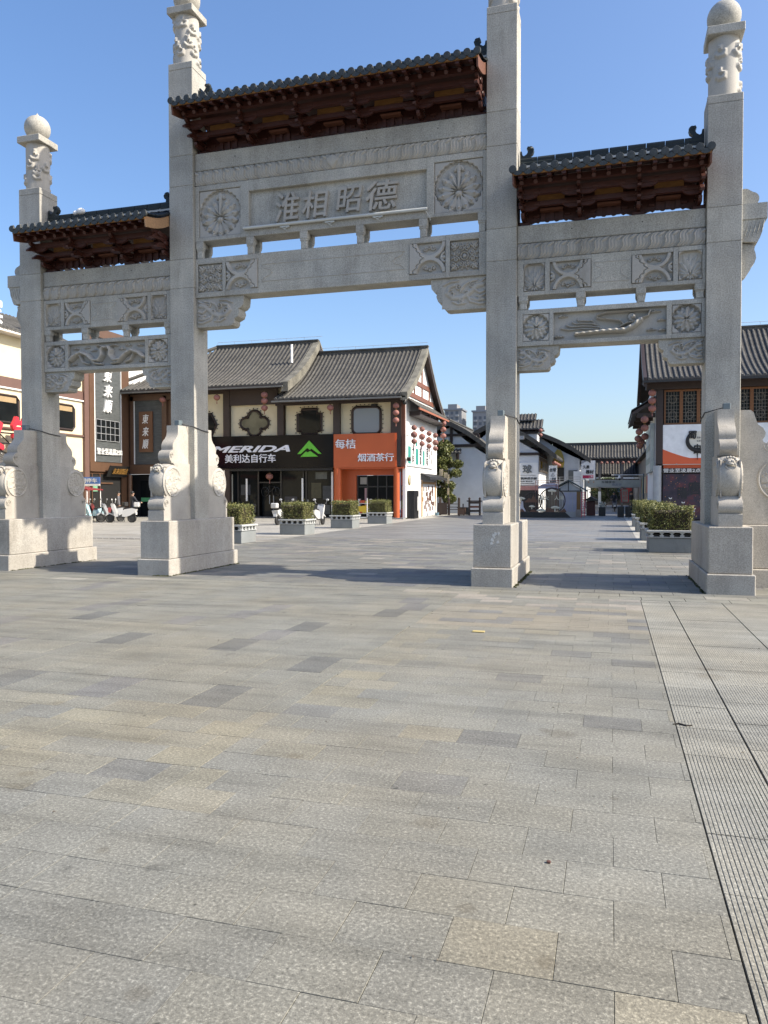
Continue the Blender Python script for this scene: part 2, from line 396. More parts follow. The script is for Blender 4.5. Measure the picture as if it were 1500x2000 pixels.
# litter and small marks lying on the paving
leafm = MB()
for k in range(130):
    x, y = random.uniform(-7, 7.2), random.uniform(-12.3, -2.3); s_ = random.uniform(.004, .013)
    a = random.random()*PI; ca, sa = math.cos(a)*s_, math.sin(a)*s_
    leafm.add([(x-ca, y-sa, .004), (x+sa*.4, y-ca*.4, .007), (x+ca, y+sa, .004), (x-sa*.4, y+ca*.4, .009)], [(0,1,2,3)])
tag(part('litter', leafm, plain('dry_leaf_bits', (.12,.1,.075), .9, .5, 20)), 'tiny dry leaf crumbs strewn over the granite slabs', 'litter', kind='stuff')
b = MB(); b.cbox(3.72, 3.86, -5.45, -5.37, .001, .012, .003); single('sponge_scrap', b, plain('yellow_foam', (.45,.36,.15), .9), 'small yellow scrap lying on the paving before the tan patch', 'litter')
b = MB(); b.tube([(5.665,-8.58,.004),(5.7,-8.56,.007),(5.75,-8.59,.005),(5.79,-8.57,.004)], [.004,.006,.006,.004], 6); single('twig', b, plain('dark_twig', (.03,.025,.02), .9), 'short dark twig beside the ribbed slabs', 'litter')
b = MB(); b.cbox(4.985, 5.003, -10.86, -10.845, .001, .012, .003); single('nut_shell', b, plain('brown_shell', (.09,.04,.03), .8), 'tiny brown shell lying on the slab in front', 'litter')
# moss and dirt in the angle at the feet of the gateway plinths
mossm = MB()
for (x0, x1, y0, y1, n_) in ((-2.94,-2.89,-1.15,1.75,260),(-3.3,-2.92,-1.18,-1.12,90),(-6.71,-6.66,-1.1,1.7,130),(3.66,3.72,-1.1,1.75,200),(6.66,6.705,-1.1,1.75,140)):
    for k in range(n_):
        x, y = random.uniform(x0, x1), random.uniform(y0, y1); s_ = random.uniform(.012, .035); h_ = random.uniform(.006, .03); a = random.random()*6
        c, d = math.cos(a)*s_, math.sin(a)*s_
        mossm.add([(x-c, y-d, .001), (x+c, y+d, .001), (x+d*.3, y-c*.3, h_)], [(0,1,2)])
tag(part('moss', mossm, plain('moss', (.07,.075,.03), .95, .5, 12)), 'dry moss and weeds along the foot of the gateway plinths', 'moss', kind='stuff')
# ---------------------------------------------------------------- carving helpers (height fields in metres)
def seg(X, Z, a, b):
    dx, dz = b[0]-a[0], b[1]-a[1]; L = dx*dx+dz*dz+1e-12
    t = np.clip(((X-a[0])*dx+(Z-a[1])*dz)/L, 0, 1); return np.hypot(X-a[0]-t*dx, Z-a[1]-t*dz)
def dpoly(X, Z, pts):
    d = np.full_like(X, 9.0)
    for a, b in zip(pts[:-1], pts[1:]): d = np.minimum(d, seg(X, Z, a, b))
    return d
def rod(d, w_, h): return h*np.sqrt(np.clip(1-(d/w_)**2, 0, 1))
def flat(d, w_, h, e=.012): return h*np.clip((w_-d)/e, 0, 1)
def spiral(cx, cz, r, turns=1.5, a0=0.0, dr=1, n=22, r1=.12):
    return [(cx+r*(1-(1-r1)*i/n)*math.cos(a0+dr*turns*2*PI*i/n), cz+r*(1-(1-r1)*i/n)*math.sin(a0+dr*turns*2*PI*i/n)) for i in range(n+1)]
def arc(cx, cz, r, a0, a1, n=14, rz=None):
    return [(cx+r*math.cos(a0+(a1-a0)*i/n), cz+(rz or r)*math.sin(a0+(a1-a0)*i/n)) for i in range(n+1)]
def petal(X, Z, cx, cz, ang, r0, r1, wd, h, ridge=True):
    c, s_ = math.cos(ang), math.sin(ang); u = (X-cx)*c+(Z-cz)*s_; v = -(X-cx)*s_+(Z-cz)*c
    t = np.clip((u-r0)/(r1-r0), 0, 1); prof = np.sin(PI*np.clip(t**1.5*.93+.05, 0, 1))*wd
    ins = np.clip((prof-np.abs(v))/.014, 0, 1)*((u > r0) & (u < r1))
    return ins*h*(.55+.45*(1-np.abs(v)/(wd+1e-6)) if ridge else 1)
def cloud(X, Z, cx, cz, s_, h, flip=1):
    d = dpoly(X, Z, [(cx-s_*flip*2.2, cz-.1*s_), (cx-s_*flip, cz-.25*s_), (cx+s_*flip*.2, cz-.2*s_)])
    H = rod(d, s_*.28, h*.8)
    for k, (ox, oz, r_) in enumerate(((.3, .1, .55), (-.35, .25, .45), (.85, -.1, .42))):
        d = dpoly(X, Z, spiral(cx+ox*s_*flip, cz+oz*s_, r_*s_, 1.2, 0, flip)); H = np.maximum(H, rod(d, s_*.17, h))
    return H
def relief(name, parent, x0, x1, z0, z1, y, fn, mat=STONE_C, res=.0125, face='front', kind=None, label=None, amp=1.8):
    nx, nz = max(6, int((x1-x0)/res)), max(6, int((z1-z0)/res))
    U = np.linspace(0, x1-x0, nx); V = np.linspace(0, z1-z0, nz); X, Z = np.meshgrid(U-(x1-x0)/2, V-(z1-z0)/2)
    H = fn(X, Z)*amp; H[0, :] = H[-1, :] = -.02; H[:, 0] = H[:, -1] = -.02
    XX, ZZ = X+(x0+x1)/2, Z+(z0+z1)/2
    if face == 'front': P = np.stack([XX, y-H, ZZ], -1)
    elif face == 'px': P = np.stack([y+H, XX, ZZ], -1)
    else: P = np.stack([y-H, -XX+(x0+x1), ZZ], -1)
    m = MB().grid(P); return part(name, m, mat, parent, smooth=50, kind=kind, label=label)

def f_peacock(X, Z):
    H = np.zeros_like(X); s_ = .93/.94
    r_ = np.hypot(X, Z); th = np.arctan2(Z, X)
    H = np.maximum(H, .034*np.clip((r_-.452-.010*np.cos(th*26))/.010, 0, 1))
    for cx in (-1, 1):
        for cz in (-1, 1):
            for a in (.15, .8, 1.4):
                H = np.maximum(H, petal(X, Z, cx*.43, cz*.45, math.atan2(-cz*math.sin(a), -cx*math.cos(a)), .0, .17, .035, .022))
    H = np.maximum(H, .018*np.clip(1-np.abs(r_-.435-.008*np.cos(th*26))/.018, 0, 1))
    for k in range(13):
        a = R(116+k*(308/12)); rr = .415
        H = np.maximum(H, petal(X, Z, 0, -.09, a, .05, rr, .074, .042)*(.85+.15*(k % 2)))
        d = np.hypot(X-math.cos(a)*rr*.74, Z+.09-math.sin(a)*rr*.74); H = H + rod(d, .026, .018)
    H = np.maximum(H, rod(dpoly(X, Z, [(0,-.02),(0,.14),(.0,.26)]), .036, .045)); H = np.maximum(H, petal(X, Z, 0, .20, PI/2, 0, .22, .06, .04))
    H = np.maximum(H, rod(dpoly(X, Z, arc(0, .30, .075, 0, PI)), .026, .035))
    for a in (-.5, .5, -.95, .95): H = np.maximum(H, petal(X, Z, 0, -.07, PI/2+a, .02, .24, .03, .055))
    H = np.maximum(H, rod(np.hypot(X, (Z+.14)*1.15), .075, .06))
    return H
def f_rosette(X, Z):
    r_ = np.hypot(X, Z); H = np.zeros_like(X); S = min(X.max(), Z.max())
    for n_, rr, wd, h, o in ((13, .97, .21, .03, 0), (10, .74, .20, .042, .5), (7, .5, .17, .055, .2)):
        for k in range(n_): H = np.maximum(H, petal(X, Z, 0, 0, 2*PI*(k+o)/n_, .04*S, rr*S, wd*S, h))
    H = np.maximum(H, petal(X, Z, 0, -.2*S, PI/2, 0, 1.1*S, .14*S, .06)); H = np.maximum(H, rod(np.hypot(X, Z+.1*S), .12*S, .06))
    th = np.arctan2(Z, X); H = np.maximum(H, .046*np.clip((r_-(.985+.02*np.cos(th*18))*S)/.012, 0, 1))
    for cx in (-1, 1):
        for cz in (-1, 1): H = np.maximum(H, rod(dpoly(X, Z, spiral(cx*.8*X.max(), cz*.8*Z.max(), .17*S, 1.3, 0, cx*cz)), .045*S, .03))
    return H
def f_flame(X, Z):                        # lotus flame in a scalloped recess
    W, T = X.max(), Z.max(); H = np.zeros_like(X)
    for lay, (n_, k, wd, h) in enumerate(((9, 1.0, .17, .014), (8, .78, .17, .022), (5, .55, .16, .030), (3, .34, .14, .036))):
        for q in range(n_):
            a = R(12+156*(q+.5)/n_); L = k*min(1.62*T, .93*W/max(abs(math.cos(a)), 1e-3)); H = np.maximum(H, petal(X, Z, 0, -.72*T, a, .02*T, L, wd*W, h))
    for q in range(5): H = np.maximum(H, petal(X, Z, 0, -.6*T, R(200+140*q/4), 0, .42*T if 0 < q < 4 else .8*W, .15*W, .026))
    sd = np.maximum(np.abs(X)/W, np.abs(Z)/T)+.12*np.clip(np.abs(X)/W-.55, 0, 1)*np.clip(np.abs(Z)/T-.55, 0, 1)*8
    return np.maximum(H, .042*np.clip((sd-.93-.018*np.cos(Z*75)*np.cos(X*75))/.04, 0, 1))
def f_cross(X, Z):                        # the X-shaped cloud collar, brackets opening to +X
    W, T = X.max(), Z.max(); H = np.full_like(X, 0.0)
    for s_ in (1, -1):
        d = dpoly(X, Z, arc(-.12*W, s_*1.12*T, .98*T, -s_*PI*.97, -s_*.03*PI, 20, 1.06*T)); H = np.maximum(H, flat(d, .15*T, .04))
        for k in (-1, 0, 1): H = np.maximum(H, rod(dpoly(X, Z, spiral(-.12*W+k*.22*W, s_*(.74-.1*abs(k))*T, .15*T, 1.2, 0, -s_)), .05*T, .03))
    H = np.maximum(H, rod(dpoly(X, Z, arc(-W, 0, .3*T, -1.3, 1.3)), .1*T, .03))
    H = np.maximum(H, rod(np.hypot(X+.9*W, Z), .16*T, .03))
    ed = .62*W-.62*W*(1-np.abs(Z)/T)+.035*np.abs(np.sin(Z*PI*3.2/T)); H = np.maximum(H, .046*np.clip((X-ed-.05*W)/.012, 0, 1)*(X > .0))
    H -= .02*np.clip(1-np.abs(X-ed-.2*W)/.012, 0, 1)*(X > .1*W)
    return H
def f_knot(X, Z):
    W = X.max(); H = np.zeros_like(X)
    H = np.maximum(H, rod(np.hypot(X, Z), .17*W, .03)); H = np.maximum(H, rod(np.abs(np.hypot(X, Z)-.26*W), .05*W, .028))
    for a in range(4):
        c, s_ = math.cos(a*PI/2), math.sin(a*PI/2); u, v = X*c+Z*s_, -X*s_+Z*c
        for q in (1, -1):
            H = np.maximum(H, rod(dpoly(u, v, spiral(.56*W, q*.22*W, .2*W, 1.4, PI, q)), .06*W, .03))
            H = np.maximum(H, rod(dpoly(u, v, spiral(.78*W, q*.62*W, .2*W, 1.3, -q*PI/2, -q)), .06*W, .03))
        H = np.maximum(H, rod(dpoly(u, v, arc(.9*W, 0, .18*W, PI/2, 3*PI/2)), .05*W, .028)); H = np.maximum(H, petal(u, v, .6*W, .6*W, PI/4, 0, .5*W, .1*W, .035))
    return H
def f_dragons(X, Z):
    W, T = X.max(), Z.max(); H = np.zeros_like(X)
    for s_ in (1, -1):
        u = X*s_
        body = [(-.12*W, .28*T), (-.1*W, -.1*T), (-.2*W, -.55*T), (-.36*W, -.5*T), (-.5*W, -.05*T), (-.66*W, .2*T), (-.82*W, -.02*T), (-.95*W, -.4*T)]
        body = [(x, z+(.06*T if s_ > 0 else 0)) for x, z in body]
        d = dpoly(u, Z, body); H = np.maximum(H, rod(d, .17*T, .085)*(1+.05*np.cos(60*u)))
        H = np.maximum(H, rod(dpoly(u, Z, [(-.12*W, .3*T), (-.06*W, .62*T), (-.03*W, .55*T)]), .13*T, .09)); H = np.maximum(H, rod(dpoly(u, Z, [(-.1*W, .66*T), (-.2*W, .8*T), (-.26*W, .72*T)]), .06*T, .06))
        H = np.maximum(H, rod(dpoly(u, Z, [(-.5*W, -.05*T), (-.3*W, -.75*T), (-.14*W, -.82*T)]), .11*T, .07)); H = np.maximum(H, rod(dpoly(u, Z, [(-.72*W, .1*T), (-.62*W, -.6*T), (-.48*W, -.75*T)]), .09*T, .06))
        for c in ((-.82, .62), (-.52, .68), (-.86, -.72), (-.35, .4)): H = np.maximum(H, cloud(u, Z, c[0]*W, c[1]*T, .16*T, .04))
    return H
def f_apsara(X, Z):
    W, T = X.max(), Z.max(); H = np.zeros_like(X)
    body = [(.55*W, .15*T), (.42*W, -.25*T), (.28*W, -.5*T), (0, -.5*T), (-.3*W, -.55*T), (-.6*W, -.62*T)]
    d = dpoly(X, Z, body); H = np.maximum(H, rod(d, np.clip(.2*T-.1*T*(.4*W-X)/W, .05*T, .2*T), .09)*(1+.1*np.cos(X*55)))
    H = np.maximum(H, flat(np.hypot(X-.4*W, Z-.4*T), .3*T, .035)); H = np.maximum(H, rod(np.hypot(X-.43*W, Z-.38*T), .17*T, .09))
    for pts in ([(.53*W,.2*T),(.68*W,.4*T),(.72*W,.75*T)], [(.5*W,.1*T),(.3*W,-.05*T),(.22*W,-.2*T)]): H = np.maximum(H, rod(dpoly(X, Z, pts), .07*T, .075))
    rb = [(.7*W,.78*T),(.3*W,.8*T),(-.05*W,.78*T),(-.22*W,.62*T),(-.2*W,.42*T),(0,.3*T),(.2*W,.15*T),(.26*W,-.1*T),(.18*W,-.3*T)]
    H = np.maximum(H, rod(dpoly(X, Z, rb), .055*T, .07))
    for k in range(4): H = np.maximum(H, rod(dpoly(X, Z, [(-.1*W-.05*k*W,-.38*T+.16*k*T),(-.3*W,-.30*T+.2*k*T),(-.5*W,-.22*T+.19*k*T),(-.72*W+.06*k*W,-.26*T+.2*k*T),(-.86*W+.1*k*W,-.14*T+.2*k*T)]), .06*T, .035))
    for c in ((.8,.7),(.9,.1),(.72,-.55),(.92,-.6),(-.85,.75),(-.92,-.7)): H = np.maximum(H, cloud(X, Z, c[0]*W, c[1]*T, .17*T, .045, -1))
    return H
def f_corbel(X, Z):                       # the curling dragon on a corbel
    W, T = X.max(), Z.max(); H = np.zeros_like(X)
    S = [([(-.75*W,.05*T),(-.5*W,-.3*T),(-.15*W,-.32*T),(.15*W,-.15*T),(.38*W,.15*T),(.62*W,.45*T),(.85*W,.5*T)], .15), ([(-.75*W,.05*T),(-.66*W,.45*T),(-.4*W,.55*T)], .1),
         ([(-.15*W,.1*T),(.0*W,.5*T),(.28*W,.75*T),(.6*W,.80*T)], .07), ([(.35*W,-.4*T),(.6*W,-.55*T),(.9*W,-.5*T)], .10), ([(.15*W,-.15*T),(.3*W,-.6*T),(.7*W,-.8*T),(.92*W,-.78*T)], .08), ([(.5*W,.2*T),(.72*W,-.05*T),(.92*W,.05*T)], .08),
         ([(-.5*W,-.55*T),(-.25*W,-.75*T),(.05*W,-.7*T)], .07), ([(-.9*W,.6*T),(-.6*W,.8*T),(-.25*W,.82*T)], .06), ([(.55*W,.62*T),(.8*W,.7*T),(.95*W,.85*T)], .06), ([(.6*W,-.25*T),(.8*W,-.28*T),(.95*W,-.2*T)], .06)]
    for pts, w_ in S: H = np.maximum(H, rod(dpoly(X, Z, pts), w_*T*1.15, .026))
    for cx, cz, r_, a0, q in ((-.55,-.02,.3,PI/2,1),(-.22,.45,.24,0,-1),(.12,-.05,.2,0,1),(.4,.5,.2,2,1),(.75,-.35,.18,0,-1),(-.1,-.55,.18,1,1)): H = np.maximum(H, rod(dpoly(X, Z, spiral(cx*W, cz*T, r_*T, 1.4, a0, q)), .055*T, .03))
    return H
def f_disc(seed):
    rs = random.Random(seed); st = []
    for k in range(46):
        a, q = rs.random()*2*PI, math.sqrt(rs.random())*.80; a1 = rs.random()*2*PI
        st.append(spiral(q*math.cos(a), q*math.sin(a), rs.uniform(.07,.13), rs.uniform(.45,.9), a1, rs.choice((1,-1)), 7, .5))
    def f(X, Z):
        S = X.max(); r_ = np.hypot(X, Z)/S; H = np.zeros_like(X)
        for p in st: H = np.maximum(H, rod(dpoly(X/S, Z/S, p), .045, .022))
        for k in range(5): H = np.maximum(H, rod(np.hypot(X/S-.4*math.cos(k*1.256), Z/S-.4*math.sin(k*1.256)), .1, .02))
        H = np.where(r_ > .88, rod(np.abs(r_-.94), .06, .028), H); return np.where(r_ > 1.0, -.06, H)
    return f
def f_frieze(pitch, sym):
    def f(X, Z):
        T = Z.max(); t = (Z+T)/(2*T); bulge = .055*np.sin(PI*np.clip(t*.95+.02, 0, 1))**.7-.02
        Xs = np.where(X < 0, -X, X)*sym if sym == 1 else X
        lean = .16*(t-.5)+.035*np.sin(t*PI*2)
        u = (np.abs(X)-lean if sym == 1 else X-lean)/pitch; q = u-np.floor(u)
        ridges = .009*np.cos(2*PI*4*q); step = .038*(1-q)**1.5; H = bulge+ridges+step
        cx = (q-.62)*pitch; H = np.maximum(H, bulge+rod(np.hypot(cx, (t-.84)*2*T), .05, .045))
        if sym == 1:
            m = np.abs(X) < .17; fl = petal(X, Z, 0, -T, PI/2, 0, 1.85*T, .12, .04); H = np.where(m & (fl > 0), bulge+.02+fl, H)
        return H
    return f

# ---------------------------------------------------------------- the gateway
GP = {1: -7.07, 2: -3.297, 3: 3.303, 4: 7.063}
PW, PD = .2775, .57
gate = thing('memorial_gateway', 'tall grey granite gateway of four pillars and three tiled roofs', 'gateway', (0, 0.285, 0))
pillar = {}
def knob(m, x, y, z):
    m.sphere((x, y, z), .075, 10, 7, (1, .7, .8)); m.sphere((x-.03, y-.05, z+.01), .03, 6, 5); m.sphere((x+.03, y-.05, z+.01), .03, 6, 5); m.sphere((x, y-.06, z-.03), .045, 8, 5, (1.2, .8, .6))
    for q in range(7):
        a = PI*q/6; m.sphere((x+.085*math.cos(a), y+.01, z+.05*math.sin(a)+.03), .024, 6, 4)
    m.tube([(x+.075*math.cos(2*PI*q/14), y-.05, z-.055+.06*math.sin(2*PI*q/14)) for q in range(14)], .014, 6, closed=True)
def stone_profile(s_):                       # (y, z) outline of a drum stone, s_=-1 in front
    P = [(0,1.07),(1.005,1.07),(1.005,1.265),(.965,1.275),(1.0,1.31),(1.02,1.36),(1.015,1.42),(.985,1.47),(.93,1.515),(.89,1.55)]
    P += [(.655+.345*math.cos(a), 1.83+.345*math.sin(a)) for a in [R(-52+12*i) for i in range(14)]]
    P += [(.64,2.215),(.66,2.25),(.70,2.275),(.72,2.33),(.71,2.40),(.67,2.45),(.60,2.475),(.59,2.50),(.60,2.53),(.585,2.60),(.54,2.66),(.47,2.71),(.41,2.78),(.395,2.86),(.395,2.985),(0,2.985)]
    return [(s_*y if s_ < 0 else PD+y, z) for y, z in P]
for k, x in GP.items():
    top = 8.32 if k in (1, 4) else 10.46
    joints = (6.44, 5.85) if k in (1, 4) else (8.56, 7.94, 6.44, 5.85)
    m = MB(); zs = sorted([1.05, top-.14, top] + list(joints))
    for a, b in zip(zs[:-1], zs[1:]): m.cbox(x-PW, x+PW, 0, PD, a+.001, b-.001, .009)
    p = pillar[k] = part('pillar', m, STONE, gate)
    m = MB(); m.cbox(x-.326, x+.326, -1.053, 1.638, .322, 1.067, .014)
    if k in (1, 4):
        s_ = -1 if k == 1 else 1; a, b = sorted((x+s_*.33, x+s_*1.75)); m.cbox(a, b, .03, .55, .322, 1.062, .014)
    part('plinth', m, PLINTH, p)
    m = MB(); m.cbox(x-.357, x+.357, -1.118, 1.744, -.02, .32, .014)
    if k in (1, 4): a, b = sorted((x+s_*.36, x+s_*1.85)); m.cbox(a, b, -.03, .61, -.02, .316, .014)
    part('base_course', m, PLINTH, p)
    for s_ in (-1, 1):
        SP = stone_profile(s_); m = MB(); m.prism(SP[:10]+[(0 if s_ < 0 else PD, SP[9][1])], 'x', x-.176, x+.176); m.prism([SP[0]]*0+[(0 if s_ < 0 else PD, 1.5501)]+SP[9:25]+[(0 if s_ < 0 else PD, 2.2149)], 'x', x-.160, x+.160); m.prism([(0 if s_ < 0 else PD, 2.2151)]+SP[24:-1]+[(0 if s_ < 0 else PD, 2.985)], 'x', x-.130, x+.130); part('drum_stone', m, STONE_D, p, smooth=40)
        yc = -.655 if s_ < 0 else PD+.655; m = MB()
        m.lathe([(.29,-.168),(.322,-.165),(.340,-.150),(.362,-.08),(.370,0),(.362,.08),(.340,.150),(.322,.165),(.29,.168)], (x, yc, 1.83), 40, 'x')
        part('drum', m, STONE_D, p, smooth=45)
        for sx in (1, -1):
            relief('drum_carving', p, yc-.30, yc+.30, 1.53, 2.13, x+sx*.170, f_disc(k*7+s_+sx*3), STONE_D, .0115, 'px' if sx > 0 else 'nx', amp=.7)
            for cz, cy, rr in ((1.41, .92, .075), (2.37, .645, .06)):
                cy = -cy if s_ < 0 else PD+cy; m = MB(); m.tube([(x+sx*(.177 if cz < 2 else .131), cy+a_, cz+b_) for a_, b_ in spiral(0, 0, rr, 2.2, 0, 1, 26)], .011, 5); part('scroll', m, STONE_D, p, smooth=50)
        m = MB()
        if s_ < 0: knob(m, x, -.93, 2.09); part('lion_knocker', m, STONE_C, p, smooth=50)
        else: pass
    if k in (1, 4):
        s_ = -1 if k == 1 else 1; base = [(0,1.07),(1.35,1.07),(1.35,1.3),(1.05,1.45)]
        base += [(.75+.42*math.cos(a), 1.86+.42*math.sin(a)) for a in [R(-40+14*i) for i in range(8)]]
        base += [(.62,2.32),(.52,2.40),(.38,2.46),(.36,2.50),(.40,2.56),(.41,2.62),(.37,2.70),(.29,2.76),(.26,2.84),(.22,2.97),(.17,3.01),(0,3.01)]
        m = MB(); m.prism([(x+s_*(PW+a), z) for a, z in base], 'y', .10, .47); part('side_stone', m, STONE_D, p, smooth=40)
        relief('drum_carving', p, x+s_*(PW+.66)-.38, x+s_*(PW+.66)+.38, 1.45, 2.21, .098, f_disc(91+k), STONE_D, .012, amp=.9)
        m = MB(); m.tube([(x+s_*(PW+.50)+a, .10, 2.41+b) for a, b in spiral(0, 0, .12, 2.0, PI, 1, 24)], .01, 5); part('scroll', m, STONE_D, p)
        # the beam end that sticks out past the pillar
        def wing(pts, y0, y1, nm):
            m = MB(); m.prism([(x+s_*(PW+a), z) for a, z in pts], 'y', y0, y1); return part(nm, m, STONE, p, smooth=40)
        wing([(0,6.475),(.40,6.475),(.40,6.215),(0,6.215)], .08, .49, 'beam_end')
        wing([(0,6.213),(.385,6.213),(.36,6.15),(.33,6.11),(.325,6.0),(.29,5.9),(.255,5.83),(0,5.85)], .10, .47, 'beam_end')
        wing([(0,5.84),(.225,5.80),(.215,5.72),(.235,5.66),(.245,5.58),(.22,5.50),(.18,5.45),(.15,5.38),(.10,5.30),(.06,5.265),(0,5.262)], .17, .40, 'wing_bracket')
        wing([(0,6.477)]+arc(.17,6.58,.115,-1.0,1.4,8)+arc(.06,6.65,.11,.75,1.9,6)+[(0,6.76)], .17, .40, 'cloud_crest')
        m = MB()
        for i in range(5): m.tube([(x+s_*(PW+.03+.07*i), .098, 5.88+.03*i), (x+s_*(PW+.08+.06*i), .09, 6.02), (x+s_*(PW+.11+.06*i), .098, 6.17)], .008, 5)
        part('scroll', m, STONE, p)
    # carved column, slab, ball
    N, M = 72, 66; th = np.linspace(0, 2*PI, N+1); zz = np.linspace(0, 1.0, M); TH, ZZ = np.meshgrid(th, zz)
    rs = random.Random(k*13); H = np.zeros_like(TH); RR = .245; A = TH*RR
    for q in range(15):
        a0, z0, s_ = rs.random()*2*PI*RR, rs.uniform(.08, .85), rs.uniform(.11, .15)
        for off in (0, -2*PI*RR, 2*PI*RR):
            X, Z = A-a0-off, ZZ-z0; near_ = (np.abs(X) < .35) & (np.abs(Z) < .35)
            if not near_.any(): continue
            f = np.zeros_like(X)
            for j, an in enumerate((60, 80, 100, 125)): f = np.maximum(f, petal(X, Z, (j-1.5)*.035, 0, R(an), 0, s_*rs.uniform(.9,1.4), .026, .05, False))
            f = np.maximum(f, rod(dpoly(X, Z, arc(0, .01, s_*.5, PI*1.05, 2.1*PI, 8)), .03, .045)); f = np.maximum(f, rod(dpoly(X, Z, [(-s_*.6,-.02),(-s_*.2,-.07),(s_*.5,-.05)]), .028, .04)); H = np.maximum(H, f)
    H[:, -1] = H[:, 0]; rad = RR+H-.0; P = np.stack([x+rad*np.cos(TH), PD/2+rad*np.sin(TH), top+ZZ*1.02], -1)
    part('carved_column', MB().grid(P), STONE_C, p, smooth=60)
    m = MB(); m.cbox(x-.295, x+.295, -.02, PD+.02, top+1.012, top+1.155, .01); part('cap_slab', m, STONE, p)
    m = MB(); pr_ = [(.13,0)]+[(.275*math.sin(a), .262-.275*math.cos(a)) for a in [R(28+9*i) for i in range(15)]]+[(.082,.522),(.036,.556),(.003,.605)]
    m.lathe([(r_, top+1.155+h) for r_, h in pr_], (x, PD/2, 0), 28); part('finial_ball', m, STONE, p, smooth=60)
# peeled paper on the near plinth
b = MB(); rs = random.Random(4)
for (cx, cz, n_) in ((3.33,.87,9),(3.30,.80,8),(3.36,.90,6),(3.29,.74,6),(3.40,.76,5),(3.41,.92,4)):
    q = [(cx+rs.uniform(.012,.04)*math.cos(2*PI*i/n_)*.9, cz+rs.uniform(.012,.055)*math.sin(2*PI*i/n_)) for i in range(n_)]; b.prism(q, 'y', -1.0565, -1.0525)
single('torn_poster', b, plain('old_paper', (.55,.55,.53), .9), 'torn scraps of white paper stuck on a plinth front', 'paper')

def beam(x0, x1, z0, z1, y0=.08, y1=.49, b=.012):
    m = MB(); m.cbox(x0, x1, y0, y1, z0, z1, b); return part('beam', m, STONE, gate)
def framed(parent, x0, x1, z0, z1, y, d=.03, wd=.02):      # a thin raised border round a carved field
    m = MB()
    for a in ((x0-wd, x1+wd, z0-wd, z0), (x0-wd, x1+wd, z1, z1+wd), (x0-wd, x0, z0, z1), (x1, x1+wd, z0, z1)): m.box(a[0], a[1], y-d, y+.004, a[2], a[3])
    return m
def recessed(x0, x1, z0, z1, holes, yf=.08, y1=.49, dep=.05):
    # a beam whose front has sunk fields: back slab plus strips left standing between them
    m = MB(); m.box(x0, x1, yf+dep, y1, z0, z1); cur = x0
    for (a, b, c, d) in sorted(holes):
        m.cbox(cur, a, yf, yf+dep+.003, z0, z1, .006); m.cbox(a, b, yf, yf+dep+.003, z0, c, .006); m.cbox(a, b, yf, yf+dep+.003, d, z1, .006); cur = b
    m.cbox(cur, x1, yf, yf+dep+.003, z0, z1, .006); return part('beam', m, STONE, gate)
def spacer(xc, z0, z1, half=0):
    m = MB(); w_ = .085; h = z1-z0
    for y0, y1 in ((.075, .20), (.365, .49)):
        m.cbox(xc-w_, xc+w_, y0, y1, z0+h*.55, z1, .012); m.cbox(xc-w_*.75, xc+w_*.75, y0+.015, y1-.015, z0, z0+h*.55, .012)
        m.cbox(xc-w_*.95, xc+w_*.95, y0+.005, y1-.005, z0+h*.42, z0+h*.60, .02)
    m.cbox(xc-w_*.5, xc+w_*.5, .20, .365, z1-h*.28, z1, .01)
    return part('spacer_block', m, STONE, gate)
def corbel(x_in, sgn, z0, z1, ln):          # grows from x_in in direction sgn
    h = z1-z0
    P = [(0,z1),(ln,z1),(ln*1.0,z1-h*.1),(ln*.985,z1-h*.3),(ln*.93,z1-h*.40),(ln*.88,z1-h*.43),(ln*.90,z1-h*.55),(ln*.87,z1-h*.70),(ln*.80,z1-h*.76),(ln*.765,z1-h*.79),(ln*.775,z1-h*.88),(ln*.745,z1-h*.97),(ln*.70,z0),(0,z0)]
    m = MB(); m.prism([(x_in+sgn*a, z) for a, z in P], 'y', .13, .45); o = part('corbel', m, STONE, gate, smooth=38)
    def f(X, Z): return f_corbel(-X*sgn, Z)*.75
    a, b = sorted((x_in+sgn*.02, x_in+sgn*ln*.80)); relief('dragon_carving', o, a, b, z0+.03, z1-.02, .1265, f, STONE_C, .0115)
# --- centre bay
XL_, XR_ = GP[2]+PW+.002, GP[3]-PW-.002
bm = beam(XL_, XR_, 8.235, 8.59); m = MB()
for q in (-2.1,-.7,.7,2.1): m.cyl((q,.081,8.44),(q,.076,8.44),.012,n=8)
part('drain_hole', m, JOINT, bm)
b2 = beam(XL_, XR_, 7.93, 8.233, .105); relief('petal_frieze', b2, XL_, XR_, 7.93, 8.235, .108, f_frieze(.235, 1), STONE_C, .010, amp=1.0)
b3 = recessed(XL_, XR_, 6.795, 7.925, [(-2.93,-1.99,6.87,7.82),(-1.80,1.88,6.96,7.71),(2.03,2.95,6.86,7.81)], dep=.09)
relief('peacock_carving', b3, -2.93, -1.99, 6.87, 7.82, .166, f_peacock, STONE_C, .010); relief('peacock_carving', b3, 2.03, 2.95, 6.86, 7.81, .166, f_peacock, STONE_C, .010)
